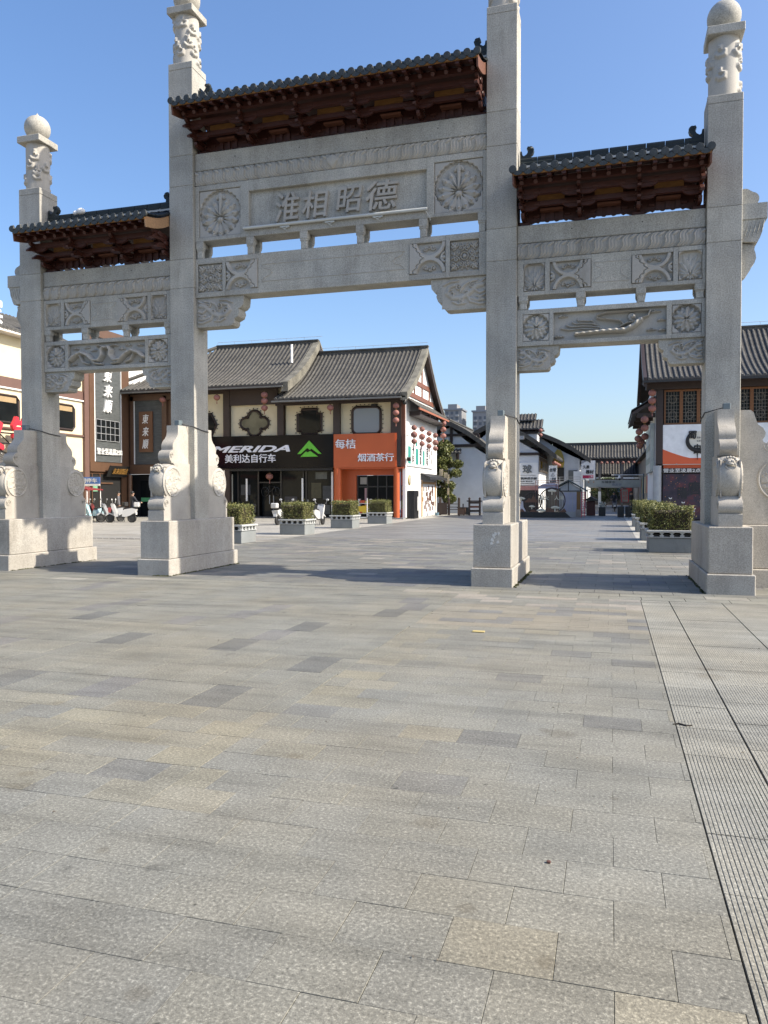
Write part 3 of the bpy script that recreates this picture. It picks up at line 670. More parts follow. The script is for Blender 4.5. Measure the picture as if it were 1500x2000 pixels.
def text_mesh(body, rect, off=0.0, shear=0.0, ext=.01, keep=False, spacing=1.0):
    c = bpy.data.curves.new('lettering', 'FONT'); c.body = body; c.size = 1; c.shear = shear; c.extrude = .5; c.resolution_u = 3; c.space_character = spacing; c.align_x = 'LEFT'
    o = bpy.data.objects.new('lettering', c); COL.objects.link(o); bpy.context.view_layer.update()
    me = bpy.data.meshes.new_from_object(o.evaluated_get(bpy.context.evaluated_depsgraph_get())); bpy.data.objects.remove(o); bpy.data.curves.remove(c)
    n = len(me.vertices); P = np.empty(n*3, np.float32); me.vertices.foreach_get('co', P); P = P.reshape(-1, 3).astype(float)
    F = [tuple(p.vertices) for p in me.polygons]; bpy.data.meshes.remove(me)
    if off > 0:                                  # heavier strokes: a few shifted copies, each a hair prouder than the last
        V, FF = [], []
        for i, (dx, dy) in enumerate(((-1,0),(1,0),(0,-1),(0,1),(.7,.7),(-.7,-.7),(.7,-.7),(-.7,.7))):
            V.append(P*[1,1,1+.03*i]+[dx*off, dy*off, .015*i]); FF += [tuple(q+i*n for q in f) for f in F]
        P = np.concatenate(V); F = FF
    lo, hi = P.min(0), P.max(0); x0, x1, z0, z1 = rect; sx, sz = (x1-x0)/max(hi[0]-lo[0], 1e-6), (z1-z0)/max(hi[1]-lo[1], 1e-6)
    ox, oz = (x0+x1)/2-sx*(lo[0]+hi[0])/2, (z0+z1)/2-sz*(lo[1]+hi[1])/2
    me = bpy.data.meshes.new('lettering'); Q = np.stack([ox+P[:,0]*sx, oz+P[:,1]*sz, P[:,2]*ext*2], 1)
    me.from_pydata(Q.tolist(), [], F); return me, Q
def lettering(name, body, rect, pos, mat, parent, face='front', **k):
    me, Q = text_mesh(body, rect, **k); a, z, d = Q[:,0], Q[:,1], Q[:,2]
    if face == 'front': P = np.stack([a, pos-d, z], 1)
    elif face == 'px': P = np.stack([pos+d, a, z], 1)          # a runs along +Y
    me.vertices.foreach_set('co', P.astype(np.float32).ravel()); me.materials.clear(); me.materials.append(mat); me.update(); me.name = name
    return part(name, me, None, parent)
for ch, x0, x1, z0, z1 in (('淮',-1.24,-.72,7.02,7.60),('相',-.66,-.10,7.04,7.58),('昭',.06,.60,7.08,7.58),('德',.66,1.32,7.05,7.62)):
    lettering('carved_character', ch, (x0, x1, z0, z1), .150, STONE_C, b3, off=.012, shear=.12, ext=.032)
for q in (-2.92,-1.78,-.615,.555,1.815,2.94): spacer(min(max(q, XL_+.086), XR_-.086), 6.445, 6.797)
b4 = recessed(XL_, XR_, 5.645, 6.442, [(-2.965,-2.405,5.745,6.325),(-2.335,-1.605,5.755,6.335),(1.545,2.245,5.755,6.335),(2.33,2.875,5.745,6.325)], dep=.062)
relief('knot_carving', b4, -2.965, -2.405, 5.745, 6.325, .134, f_knot, STONE_C, .009); relief('knot_carving', b4, 2.33, 2.875, 5.745, 6.325, .134, f_knot, STONE_C, .009)
relief('cloud_carving', b4, -2.335, -1.605, 5.755, 6.335, .140, f_cross, STONE_C, .010); relief('cloud_carving', b4, 1.545, 2.245, 5.755, 6.335, .140, lambda X, Z: f_cross(-X, Z), STONE_C, .010)
m = MB()
zc, hh = 6.045, .17
out = [(-1.52,zc+hh),(1.45,zc+hh),(1.38,zc+.09),(1.26,zc+.05),(1.22,zc),(1.26,zc-.05),(1.38,zc-.09),(1.45,zc-hh),(-1.52,zc-hh),(-1.45,zc-.09),(-1.33,zc-.05),(-1.29,zc),(-1.33,zc+.05),(-1.45,zc+.09)]
m.tube([(a, .081, z) for a, z in out], .012, 4, closed=True, up=(0,1,0)); part('moulding', m, STONE_C, b4)
m = MB(); m.box(XL_+.01, XR_-.01, .0775, .0815, 6.355, 6.361); m.box(XL_+.01, XR_-.01, .0775, .0815, 5.72, 5.726); part('incised_line', m, STONE_D, b4)
corbel(XL_, 1, 5.045, 5.643, 1.07); corbel(XR_, -1, 5.045, 5.643, 1.07)
# --- side bays
for sgn in (-1, 1):
    if sgn > 0: xa, xb = GP[3]+PW+.002, GP[4]-PW-.002
    else: xa, xb = GP[1]+PW+.002, GP[2]-PW-.002
    fx = (lambda q: q) if sgn > 0 else (lambda q: -q)
    def rr(a, b): return tuple(sorted((fx(a), fx(b))))
    bm = beam(xa, xb, 6.155, 6.475); m = MB()
    for q in (4.55, 5.75): m.cyl((fx(q),.081,6.34),(fx(q),.076,6.34),.011,n=8)
    part('drain_hole', m, JOINT, bm)
    bf = beam(xa, xb, 5.857, 6.153, .105); relief('petal_frieze', bf, xa, xb, 5.857, 6.155, .108, f_frieze(.235 if sgn > 0 else -.235, 0), STONE_C, .010, amp=1.0)
    ho = [rr(3.70,4.08), rr(4.165,4.89), rr(5.575,6.26), rr(6.345,6.73)]
    bp = recessed(xa, xb, 5.20, 5.853, [(*h, 5.275, 5.775) for h in ho], dep=.062)
    for i, h in enumerate(ho):
        if i in (0, 3): relief('flame_carving', bp, *h, 5.275, 5.775, .140, f_flame, STONE_C, .010)
        else:
            fl = (i == 1) == (sgn > 0); relief('cloud_carving', bp, *h, 5.275, 5.775, .140, (lambda X, Z: f_cross(X, Z)) if fl else (lambda X, Z: f_cross(-X, Z)), STONE_C, .010)
    x0, x1 = rr(4.93, 5.53); m = MB(); out = [(x0,5.70),(x1,5.70),(x1-.05,5.63),(x1-.12,5.60),(x1-.14,5.525),(x1-.12,5.45),(x1-.05,5.42),(x1,5.35),(x0,5.35),(x0+.05,5.42),(x0+.12,5.45),(x0+.14,5.525),(x0+.12,5.60),(x0+.05,5.63)]
    m.tube([(a, .081, z) for a, z in out], .010, 4, closed=True, up=(0,1,0)); part('moulding', m, STONE_C, bp)
    for q in (3.69, 4.71, 5.735, 6.70):
        xx = fx(q); spacer(min(max(xx, xa+.086), xb-.086), 4.95, 5.203)
    ho = [rr(3.685,4.16), rr(4.235,6.16), rr(6.245,6.725)]
    bp = recessed(xa, xb, 4.285, 4.945, [(*ho[0],4.37,4.86),(*ho[1],4.36,4.86),(*ho[2],4.37,4.86)], dep=.09)
    relief('rosette_carving', bp, *ho[0], 4.37, 4.86, .166, f_rosette, STONE_C, .0095); relief('rosette_carving', bp, *ho[2], 4.37, 4.86, .166, f_rosette, STONE_C, .0095)
    relief('flying_figure_carving' if sgn > 0 else 'dragon_carving', bp, *ho[1], 4.36, 4.86, .168, f_apsara if sgn > 0 else f_dragons, STONE_C, .010)
    corbel(xa, 1, 3.85, 4.283, .755); corbel(xb, -1, 3.85, 4.283, .755)

# --- roofs
def beast(x, y, z, s_):                      # curled fish-tail ridge ornament looking inwards
    m = MB(); P = [(-.10,0),(.16,0),(.19,.05),(.15,.09),(.10,.10),(.09,.16),(.13,.19),(.15,.25),(.11,.30),(.04,.32),(.02,.28),(.05,.24),(.02,.18),(-.03,.15),(-.06,.17),(-.07,.24),(-.10,.24),(-.10,.14)]
    m.prism([(x+s_*a, z+b) for a, b in P], 'y', y-.055, y+.055); m.sphere((x+s_*.09, y, z+.275), .06, 8, 6, (1,1.2,1)); m.sphere((x+s_*.13, y-.03, z+.06), .05, 8, 6)
    return m
def bracket_set(x, zb, s, first=0, last=0):
    """one bracket set on the beam top; s scales the height"""
    m = MB()
    def gong(y, z, hl, h=.085, w_=.055):       # an arm along X with rounded ends
        for sx in (-1, 1):
            if (sx < 0 and first) or (sx > 0 and last): continue
            P = [(0,z),(hl*.55,z),(hl*.8,z+h*.25),(hl*.93,z+h*.6),(hl,z+h),(0,z+h)]
            m.prism([(x+sx*a, b) for a, b in P], 'y', y-w_/2, y+w_/2)
            m.cbox(x+sx*(hl-.045)-.055, x+sx*(hl-.045)+.055, y-.05, y+.05, z+h, z+h+.055*s, .01)
        m.cbox(x-.06, x+.06, y-.055, y+.055, z+h, z+h+.055*s, .01)
    def arm(y0, y1, z, h=.09, beak=False, w_=.06):
        P = [(y1,z),(y0+.06,z),(y0+.01,z+h*.4),(y0,z+h),(y1,z+h)] if not beak else [(y1,z),(y0+.14,z),(y0-.02,z-.05),(y0-.03,z-.015),(y0+.10,z+h),(y1,z+h)]
        m.prism([(x-w_/2, 0)]*0 + P, 'x', x-w_/2, x+w_/2)
    m.cbox(x-.11, x+.11, .175, .395, zb, zb+.10*s, .015)
    zz = zb+.09*s
    arm(-.08, .65, zz, .09*s); gong(.285, zz, .27); zz += .13*s
    arm(-.33, .90, zz, .09*s, True); gong(-.03, zz, .30); gong(.6, zz, .30); zz += .13*s
    arm(-.50, 1.07, zz, .09*s, True); gong(-.28, zz, .32); gong(.85, zz, .32); zz += .10*s
    arm(-.46, 1.03, zz, .08*s); return m
def small_roof(xa, xb, zb, ze, zr, nset, wood_end):
    ln = xb-xa; yc = .285; ye = -.84; rf = tag(part('roof', MB().box(xa+.04, xb-.04, yc-.03, yc+.03, zr-.22, zr-.05), WOOD, gate))
    s = (ze-.10-zb)/.56
    prof = lambda t: (yc+(ye-yc)*t, zr-.06+(ze-zr+.06)*(t+.18*math.sin(PI*t)*1.0))     # t 0 ridge .. 1 eave, concave
    # boards under the tiles, front and back
    for sg in (1, -1):
        P = np.array([[[x, yc+(prof(t)[0]-yc)*sg, prof(t)[1]-dz] for x in (xa, xb)] for t, dz in [(i/8, .05) for i in range(9)]]); part('roof_board', MB().grid(P), WOOD, rf)
    # tiles
    n = round(ln/.177); pit = ln/n; rt_ = MB(); segs = 7
    def rib():
        m = MB(); K = 6
        for i in range(segs):
            t0, t1 = i/segs, (i+1)/segs; (y0, z0), (y1, z1) = prof(t0), prof(t1)
            ring = []
            for (yy, zz_, r_) in ((y0, z0, .050), (y1, z1, .056)):
                for k in range(K+1):
                    a = PI*k/K; ring.append((r_*math.cos(a), yy, zz_+.012+r_*math.sin(a)))
            m.add(ring, [(k, k+1, K+2+k, K+1+k) for k in range(K)])
        return m
    rm = rib().mesh('roof_tile', GLZ, 50)
    y1, z1 = prof(1.0)
    em = MB(); em.lathe([(.062,-.012),(.066,-.006),(.066,.028)], (0, y1-.03, z1+.022), 14, 'y'); em.lathe([(.0,-.0135),(.040,-.0135),(.044,-.006)], (0, y1-.03, z1+.022), 14, 'y')
    em.sphere((0, y1+.02, z1+.092), .022, 6, 5); em = em.mesh('eave_tile', EAVET, 40)
    dm = MB(); dm.prism([(.088*math.cos(a), z1-.012-.075*math.sin(a)) for a in [PI*i/8 for i in range(9)]], 'y', y1-.035, y1-.018)
    K = 5
    dm.add([(.088*math.cos(PI*k/K), yy, zz_-.004-.035*math.sin(PI*k/K)) for yy, zz_ in (prof(.82), prof(1.0)) for k in range(K+1)], [(k, k+1, K+2+k, K+1+k) for k in range(K)]); dm = dm.mesh('drip_tile', EAVET, 40)
    for i in range(n+1):
        x = xa+pit*i; part('roof_tile', rm, None, rf, at=(x, 0, 0)); part('eave_tile', em, None, rf, at=(x, 0, 0))
        if i < n: part('drip_tile', dm, None, rf, at=(x+pit/2, 0, 0))
    P = np.array([[[x, prof(t)[0], prof(t)[1]-.012] for x in np.linspace(xa, xb, 2)] for t in np.linspace(0, 1, 9)]); part('pan_tile', MB().grid(P), GLZ2, rf)
    bk = MB()
    for i in range(n+1):
        o = len(bk.v); r0 = rib(); bk.add([(p[0]+xa+pit*i, 2*yc-p[1], p[2]) for p in r0.v], [tuple(reversed(f)) for f in r0.f])
    P = np.array([[[x, 2*yc-prof(t)[0], prof(t)[1]-.012] for x in np.linspace(xb, xa, 2)] for t in np.linspace(0, 1, 9)]); bk.grid(P); part('rear_tiles', bk, GLZ, rf, kind='stuff')
    # ridge
    m = MB(); m.box(xa, xb, yc-.085, yc+.085, zr-.06, zr); m.box(xa, xb, yc-.06, yc+.06, zr, zr+.05); part('ridge', m, MORTAR, rf)
    nr = max(4, round(ln/.32)); rmesh = MB()
    rmesh.prism([(-.085,0),(-.092,.05),(-.07,.075),(-.075,.12),(-.05,.155),(0,.17),(.05,.155),(.075,.12),(.07,.075),(.092,.05),(.085,0)], 'x', .006, ln/nr-.006); rmesh = rmesh.mesh('ridge_tile', GLZ2)
    for i in range(nr): part('ridge_tile', rmesh, None, rf, at=(xa+i*ln/nr, yc, zr-.02))
    for x, s_ in ((xa+.10, 1), (xb-.10, -1)): part('ridge_beast', beast(x, yc, zr+.02, s_), GLZ2, rf, smooth=40)
    # eave boards, rafters
    m = MB(); m.box(xa, xb, ye-.015, ye+.02, ze-.075, ze-.035); part('fascia', m, WOOD_Y, rf)
    nraf = round(ln/.235); fm = MB()
    for i in range(5):
        pass
    rb = MB(); (ya, za), (yb, zb_) = prof(.62), prof(.985)
    rb.add([(-.034,ya,za-.06),(.034,ya,za-.06),(.034,yb,zb_-.06),(-.034,yb,zb_-.06),(-.034,ya,za-.135),(.034,ya,za-.135),(.034,yb,zb_-.125),(-.034,yb,zb_-.125)], [(0,1,2,3),(7,6,5,4),(3,2,6,7),(0,3,7,4),(1,5,6,2),(0,4,5,1)])
    (ya, za), (yb, zb_) = prof(.2), prof(.80)
    rb.tube([(0,ya,za-.13),(0,yb,zb_-.17)], .04, 6); rb = rb.mesh('rafter', WOOD)
    for i in range(nraf): part('rafter', rb, None, rf, at=(xa+ln*(i+.5)/nraf, 0, 0))
    # purlins and boards between the bracket sets
    zt = zb+.56*s
    for y, z, h, mt, nm in ((-.28, zt-.14*s, .10, WOOD, 'purlin'), (-.03, zt-.27*s, .09, WOOD, 'purlin'), (-.46, zt-.02*s, .11, WOOD, 'purlin'), (.85, zt-.14*s, .10, WOOD, 'purlin')):
        m = MB(); m.box(xa+.01, xb-.01, y-.045, y+.045, z, z+h*s); part(nm, m, mt, rf)
    xs = [xa+.08+(ln-.16)*i/(nset-1) for i in range(nset)]
    for i, x in enumerate(xs): part('bracket_set', bracket_set(x, zb, s, i == 0, i == nset-1), WOOD, rf)
    for i in range(nset-1):
        a, b = xs[i], xs[i+1]; w_ = b-a
        m = MB(); m.box(a+.26*w_, b-.26*w_, -.02, 0.0, zt-.17*s, zt-.03*s); part('ochre_panel', m, WOOD_Y, rf)
        m = MB(); m.box(a+.05, b-.05, .30, .33, zt-.30*s, zt+.05); part('back_board', m, WOOD, rf)
        # the hump board with a scalloped foot, sky shows below it
        m = MB(); pts = []; N = 25
        for q in range(N):
            u = q/(N-1); pts.append((a+.07+(w_-.14)*u, zb+.055*s+.05*s*abs(math.sin(u*PI*5))*(1 if .1 < u < .9 else 0)+.02))
        m.prism(pts+[(b-.07, zb+.26*s), (a+.07, zb+.26*s)], 'y', .27, .30)
        for q in (-.16, 0, .16): m.box((a+b)/2+q-.035, (a+b)/2+q+.035, .235, .27, zb+.10*s, zb+.26*s)
        part('hump_board', m, WOOD, rf)
        m = MB(); m.box((a+b)/2-.2, (a+b)/2+.2, .10, .25, zb+.265*s, zb+.30*s); m.box((a+b)/2-.2, (a+b)/2+.2, .02, .06, zb+.335*s, zb+.36*s); part('shelf_board', m, WOOD_L, rf)
    # gable boards at the two ends
    for x, s_ in ((xa-.012, 1), (xb+.012, -1)):
        P = [prof(i/8) for i in range(9)]; pts = [(y, z-.02) for y, z in P]+[(y+.03, z-.22) for y, z in reversed(P)]
        m = MB(); m.prism(pts, 'x', min(x, x+s_*.03), max(x, x+s_*.03)); m.prism([(2*yc-y, z) for y, z in pts], 'x', min(x, x+s_*.03), max(x, x+s_*.03))
        part('gable_board', m, WOOD_P if (wood_end and s_ < 0) else WOOD_L, rf)  # paler brown timber on one end board only
    return rf
small_roof(GP[1]+PW+.03, GP[2]-PW-.03, 6.477, 7.10, 7.62, 4, True)
small_roof(GP[3]+PW+.03, GP[4]-PW-.03, 6.477, 7.10, 7.62, 4, False)
small_roof(GP[2]+PW+.03, GP[3]-PW-.03, 8.592, 9.20, 9.74, 6, False)
# --- fittings on the gateway
LAMPM = plain('lamp_housing', (.13,.165,.18), .45, .1); CABLE = plain('black_cable', (.02,.02,.02), .6, .1); TUBEM = plain('lamp_tube_plastic', (.52,.53,.50), .4, .1)
names = {1:'leftmost',2:'second from left',3:'third from left',4:'rightmost'}
for k, x in GP.items():
    dx = .03; t = thing('floodlight', 'small grey floodlight on the drum stone of the %s gateway pillar' % names[k], 'floodlight', (x+dx, -.2, 2.985), 'floodlights on the drum stones')
    m = MB(); m.cbox(x+dx-.055, x+dx+.055, -.28, -.14, 2.995, 3.10, .008); part('housing', m, LAMPM, t)
    m = MB(); m.box(x+dx-.03, x+dx+.03, -.24, -.18, 2.985, 2.996); part('bracket', m, LAMPM, t)
    s_ = 1 if k != 4 else -1
    m = MB(); m.tube([(x+dx+s_*.05, -.18, 3.03), (x+s_*.17, -.06, 3.0), (x+s_*(PW+.012), -.012, 2.97), (x+s_*(PW+.012), .25, 2.93), (x+s_*(PW+.012), .56, 2.91)], .009, 5); part('cable', m, CABLE, t)
t = thing('tube_light', 'long pale tube light fixed below the carved inscription', 'light', (0, .03, 6.95))
m = MB(); m.cyl((-1.90,.035,6.952),(1.905,.035,6.952),.030,n=10); part('tube', m, TUBEM, t, smooth=40)
for q in (-1.0,-.05,.93):
    m = MB(); m.box(q-.1,q+.1,.03,.085,6.895,6.915); m.tube([(q-.08,.04,6.90),(q,.03,6.86),(q+.09,.04,6.90)], .008, 5); m.tube([(q-.02,.035,6.86),(q+.05,.03,6.82)], .007, 4); part('clamp', m, TUBEM, t)
m = MB(); m.tube([(1.86,.04,6.94),(1.9,.035,6.88),(1.95,.05,6.80),(1.96,.07,6.74)], .007, 5); part('cable', m, TUBEM, t)
b = MB(); b.sphere((-5.27,-.60,7.42), .075, 10, 7, (1.4,.9,.9)); b.sphere((-5.40,-.60,7.40), .05, 8, 6, (1.2,.9,.9)); single('white_bag', b, plain('white_plastic', (.78,.78,.76), .5), 'crumpled white plastic lying on the left gateway roof', 'litter', smooth=40)
# ---------------------------------------------------------------- materials for the street
CREAM = plain('cream_render', (.62,.555,.39), .85, .07, 1.2, .1, 60); WHITE = plain('white_render', (.76,.76,.74), .85, .07, .8, .1, 60)
WHITE2 = plain('weathered_white_render', (.66,.68,.69), .88, .12, .7, .1, 40)
DKWOOD = wood('dark_brown_timber', (.035,.022,.018), .55, .2); BRWOOD = wood('brown_timber', (.17,.065,.038), .55, .15); BAND = plain('brown_band_paint', (.13,.075,.06), .6, .08)
FRAMEB = plain('brown_panel', (.105,.058,.035), .45, .12, 2); BLACKM = plain('black_metal', (.018,.018,.018), .4, .2)
def glassy(name, col, rough=.04, **k):
    n = NT(name); n.bump(n.noise(.7, 2), .05, .05); return n.done(col, rough, Specular_IOR_Level=.6, **k)
GLASS = plain('dark_glass', (.010,.012,.013), .05, .3, 1.5, .05, 2, Specular_IOR_Level=.12); CURT = glassy('curtained_glass', (.23,.25,.27), .15); BLKP = plain('black_gloss_panel', (.006,.006,.008), .12, .2, 1, Specular_IOR_Level=.12)
OLIVEG = plain('olive_glass', (.13,.125,.085), .15, .5, .9, Specular_IOR_Level=.25)
ORANGE = plain('orange_panel', (.47,.095,.025), .45, .05, 1); LETTER = plain('white_letter', (.72,.74,.80), .4, .03); LETW = plain('white_stroke', (.80,.80,.78), .5, .03)
GREEN = plain('green_emblem', (.11,.48,.03), .35, .04); RED = plain('red_letter', (.62,.03,.05), .4, .05); BLACK = plain('black_paint', (.012,.012,.012), .6, .1)
TEAL = plain('teal_print', (.04,.25,.21), .5, .12, 5); PRINT = plain('poster_white', (.78,.78,.76), .5, .05); GREYC = plain('grey_column', (.30,.33,.36), .6, .1); YEL = plain('yellow_print', (.6,.42,.03), .5, .05)
SWOOSH = plain('vermilion_panel', (.62,.11,.035), .45, .04, 1); WIN_O = wood('amber_window_frame', (.19,.075,.02), .45, .2); LATT = plain('lattice_screen', (.17,.155,.13), .7, .15, 6)
def slate_mat():
    n = NT('slate_cladding'); br = n.n('ShaderNodeTexBrick'); n.l(n.map((1,1,1)), br.inputs['Vector'])
    a = n.ramp(n.noise(2.5, 5, .7, vec=n.map((.8,.8,5))), [(.3, .7), (.7, 1.35)]); return n.done(n.mix('MULTIPLY', 1.0, (.07,.077,.078), a), .6)
SLATE = slate_mat()
LANT = plain('faded_red_lantern', (.28,.12,.10), .7, .15, 6); LANTD = plain('dusty_red_lantern', (.21,.095,.08), .75, .15, 6); GOLDT = plain('lantern_cap', (.25,.12,.03), .5, .1)
STEEL = plain('steel', (.35,.36,.37), .35, .1)

def slope(parent, axis, a0, a1, dr, zr, de, ze, pit, r, mat=None, sep=False, curve=.10, t0fn=None, eave=True, name='roof_tile', nseg=10):
    mat = mat or TILE; mp = (lambda a, d, z: (a, d, z)) if axis == 'x' else (lambda a, d, z: (d, a, z))
    pr_ = lambda t: (dr+(de-dr)*t, zr+(ze-zr)*(t+curve*math.sin(PI*t))); sg = 1 if de > dr else -1
    n = max(1, round((a1-a0)/pit)); p = (a1-a0)/n; K = 4; big = MB()
    def rib(a, t0):
        m = MB()
        for i in range(nseg):
            u0, u1 = t0+(1-t0)*i/nseg, t0+(1-t0)*(i+1)/nseg; ring = []
            for u, rr in ((u0, r*.9), (u1, r)):
                d, z = pr_(u)
                for k in range(K+1):
                    an = PI*k/K; ring.append(mp(a+rr*math.cos(an), d, z+rr*math.sin(an)*1.05))
            m.add(ring, [(k, k+1, K+2+k, K+1+k) for k in range(K)])
        d, z = pr_(1); e = len(m.v)
        m.add([mp(a+r*1.05*math.cos(2*PI*k/8), d+sg*.012, z+r*1.05*math.sin(2*PI*k/8)) for k in range(8)], [tuple(range(8))])
        if eave: m.add([mp(a+pit/2+pit*.42*math.cos(PI*k/4), d+sg*.015, z-.0-pit*.36*math.sin(PI*k/4)) for k in range(5)], [tuple(range(5))])
        return m
    proto = None
    jr = random.Random(int(a0*7+n))
    for i in range(n):
        a = a0+p*(i+.5)+jr.uniform(-.012,.012); t0 = t0fn(a) if t0fn else 0
        if sep:
            if proto is None or t0fn: proto = rib(0 if not t0fn else 0, t0).mesh(name, mat, 50)
            part(name, proto, None, parent, at=mp(a, 0, jr.uniform(-.012,.012)))
        else:
            m = rib(a, t0); dz = jr.uniform(-.014,.014); big.add([(v[0], v[1], v[2]+dz) for v in m.v], m.f)
    if not sep: part('roof_tiles', big.mesh('roof_tiles', mat, 50), None, parent, kind='stuff')
    P = []
    for t in np.linspace(0, 1, 9):
        d, z = pr_(t); lo = a0
        if t0fn:
            for q in np.linspace(a0, a1, 60):
                if t0fn(q) <= t+1e-6: lo = q; break
        P.append([mp(lo, d, z), mp(a1, d, z)])
    part('roof_deck', MB().grid(np.array(P)), PAN, parent)
    return pr_
def ridge_bar(parent, axis, a0, a1, d, z, w_=.22, h=.34, mat=None):
    m = MB(); f = (lambda x0, x1, y0, y1, z0, z1: m.box(x0, x1, y0, y1, z0, z1)) if axis == 'x' else (lambda x0, x1, y0, y1, z0, z1: m.box(y0, y1, x0, x1, z0, z1))
    f(a0, a1, d-w_/2, d+w_/2, z-.1, z+h*.72); f(a0-.02, a1+.02, d-w_*.75, d+w_*.75, z+h*.72, z+h); return part('ridge', m, mat or TILE, parent)
def verge(parent, axis, a, prf, prb, wd=.42, drop=.38, mat=None, board=0):
    """mossy capping along both slopes at the gable end, with a dark timber board under its outer edge"""
    ax = 'x' if axis == 'x' else 'y'; m = MB(); k = MB()
    for pr_ in (prf, prb):
        if pr_ is None: continue
        P = [pr_(t) for t in np.linspace(0, 1, 9)]; low = .05 if board else drop
        m.prism([(d, z+.11) for d, z in P]+[(d, z-low) for d, z in reversed(P)], ax, a-wd/2, a+wd/2)
        if board: k.prism([(d, z-low-.002) for d, z in P]+[(d, z-drop) for d, z in reversed(P)], ax, a+wd/2-.10, a+wd/2-.03)
    if board: part('barge_board', k, DKWOOD, parent)
    return part('verge_capping', m, mat or VERGE, parent)
def lightning_wire(parent, pts, h=.22):
    m = MB(); m.tube([(x, y, z+h) for x, y, z in pts], .012, 4)
    for (x0, y0, z0), (x1, y1, z1) in zip(pts[:-1], pts[1:]):
        for q in range(0, 6):
            t = q/6; m.tube([(x0+(x1-x0)*t, y0+(y1-y0)*t, z0+(z1-z0)*t-.05), (x0+(x1-x0)*t, y0+(y1-y0)*t, z0+(z1-z0)*t+h)], .009, 4)
    part('lightning_wire', m, STEEL, parent)
def wbox(name, parent, b, mat, bev=0):
    m = MB(); (m.cbox(*b, bev) if bev else m.box(*b)); return part(name, m, mat, parent)
def shaped_window(parent, outline, y, pane_mat, fw_=.09, studs=True, extra=None):
    n = len(outline); cx = sum(p[0] for p in outline)/n; cz = sum(p[1] for p in outline)/n
    w_ = MB(); w_.tube([(x, y-.03, z) for x, z in outline], fw_, 4, closed=True, up=(0,1,0)); win = part('window', w_, DKWOOD, parent)
    m = MB(); m.prism(outline, 'y', y-.035, y-.015); part('pane', m, pane_mat, win)
    if studs:
        m = MB(); L = [0]
        for i in range(n): L.append(L[-1]+math.dist(outline[i], outline[(i+1) % n]))
        k = int(L[-1]/.24)
        for q in range(k):
            s_ = L[-1]*q/k; i = max(j for j in range(n) if L[j] <= s_); t = (s_-L[i])/max(L[i+1]-L[i], 1e-6); a, b = outline[i], outline[(i+1) % n]
            x, z = a[0]+(b[0]-a[0])*t, a[1]+(b[1]-a[1])*t; l = math.hypot(x-cx, z-cz); m.cbox(x+(x-cx)/l*(fw_+.07)-.03, x+(x-cx)/l*(fw_+.07)+.03, y-.05, y, z+(z-cz)/l*(fw_+.07)-.03, z+(z-cz)/l*(fw_+.07)+.03, .005)
        part('frame_lights', m, DKWOOD, win, kind='stuff')
    return win

# ---------------------------------------------------------------- left: restaurant tower, bicycle shop block, gable shop
bA = thing('shop_block', 'two storey block with long grey tiled roof and cream panels behind the bicycle shop sign', 'building', (-20, 33, 0))
YF = 32.55
wbox('wall', bA, (-27.2,-15.35,YF+.12,41.5,3.3,8.55), CREAM)
for x0, x1, z0, z1 in ((-28.6,-19.7,8.3,8.75),(-19.24,-15.76,7.48,8.75)): wbox('eave_beam', bA, (x0,x1,YF-.12,YF+.1,z0,z1), DKWOOD)
for x0, x1 in ((-19.69,-19.24),(-23.3,-22.85)): wbox('post', bA, (x0,x1,YF-.16,YF+.14,0,8.5), DKWOOD)
wbox('gutter', bA, (-28.2,-14.85,31.16,31.30,8.40,8.50), plain('gutter_metal', (.14,.14,.13), .5)); wbox('soffit', bA, (-28.2,-14.9,31.2,32.6,8.50,8.56), DKWOOD)
t0f = lambda a: max(0.0, 1-(a+28.1)/5.6) if a < -22.5 else 0.0
pf = slope(bA, 'x', -28.1, -14.95, 36.9, 12.25, 31.25, 8.62, .30, .085, t0fn=t0f); pb = slope(bA, 'x', -28.1, -14.95, 36.9, 12.25, 42.6, 8.62, .30, .085, t0fn=t0f)
ridge_bar(bA, 'x', -22.5, -14.6, 36.9, 12.12); verge(bA, 'x', -14.72, pf, None, .46, .5); verge(bA, 'x', -14.72, None, pb, .46, .5, board=1); lightning_wire(bA, [(-22.5,36.9,12.46),(-14.3,36.9,12.46)])
m = MB(); P = [(-28.2,31.2,8.75),(-22.5,36.9,12.35)]; m.tube(P, [.14,.14], 6); part('hip_ridge', m, TILE, bA)
m = MB(); m.cyl((-15.65,34.6,10.5),(-15.65,34.6,11.75),.09,n=8); part('vent_pipe', m, PRINT, bA)
q = [(-17.5+dx*.55+.48*math.cos(a), 6.27+dz*.44+.40*math.sin(a)) for dx, dz, a0 in ((1,0,-1.9),(0,1,-.33),(-1,0,1.24),(0,-1,2.81)) for a in [a0+3.8*i/9 for i in range(10)]]
shaped_window(bA, q, YF+.1, OLIVEG)
shaped_window(bA, [(-21.3,5.5),(-20.7,5.5),(-20.3,6.25),(-20.7,7.0),(-21.3,7.0)], YF+.1, GLASS)
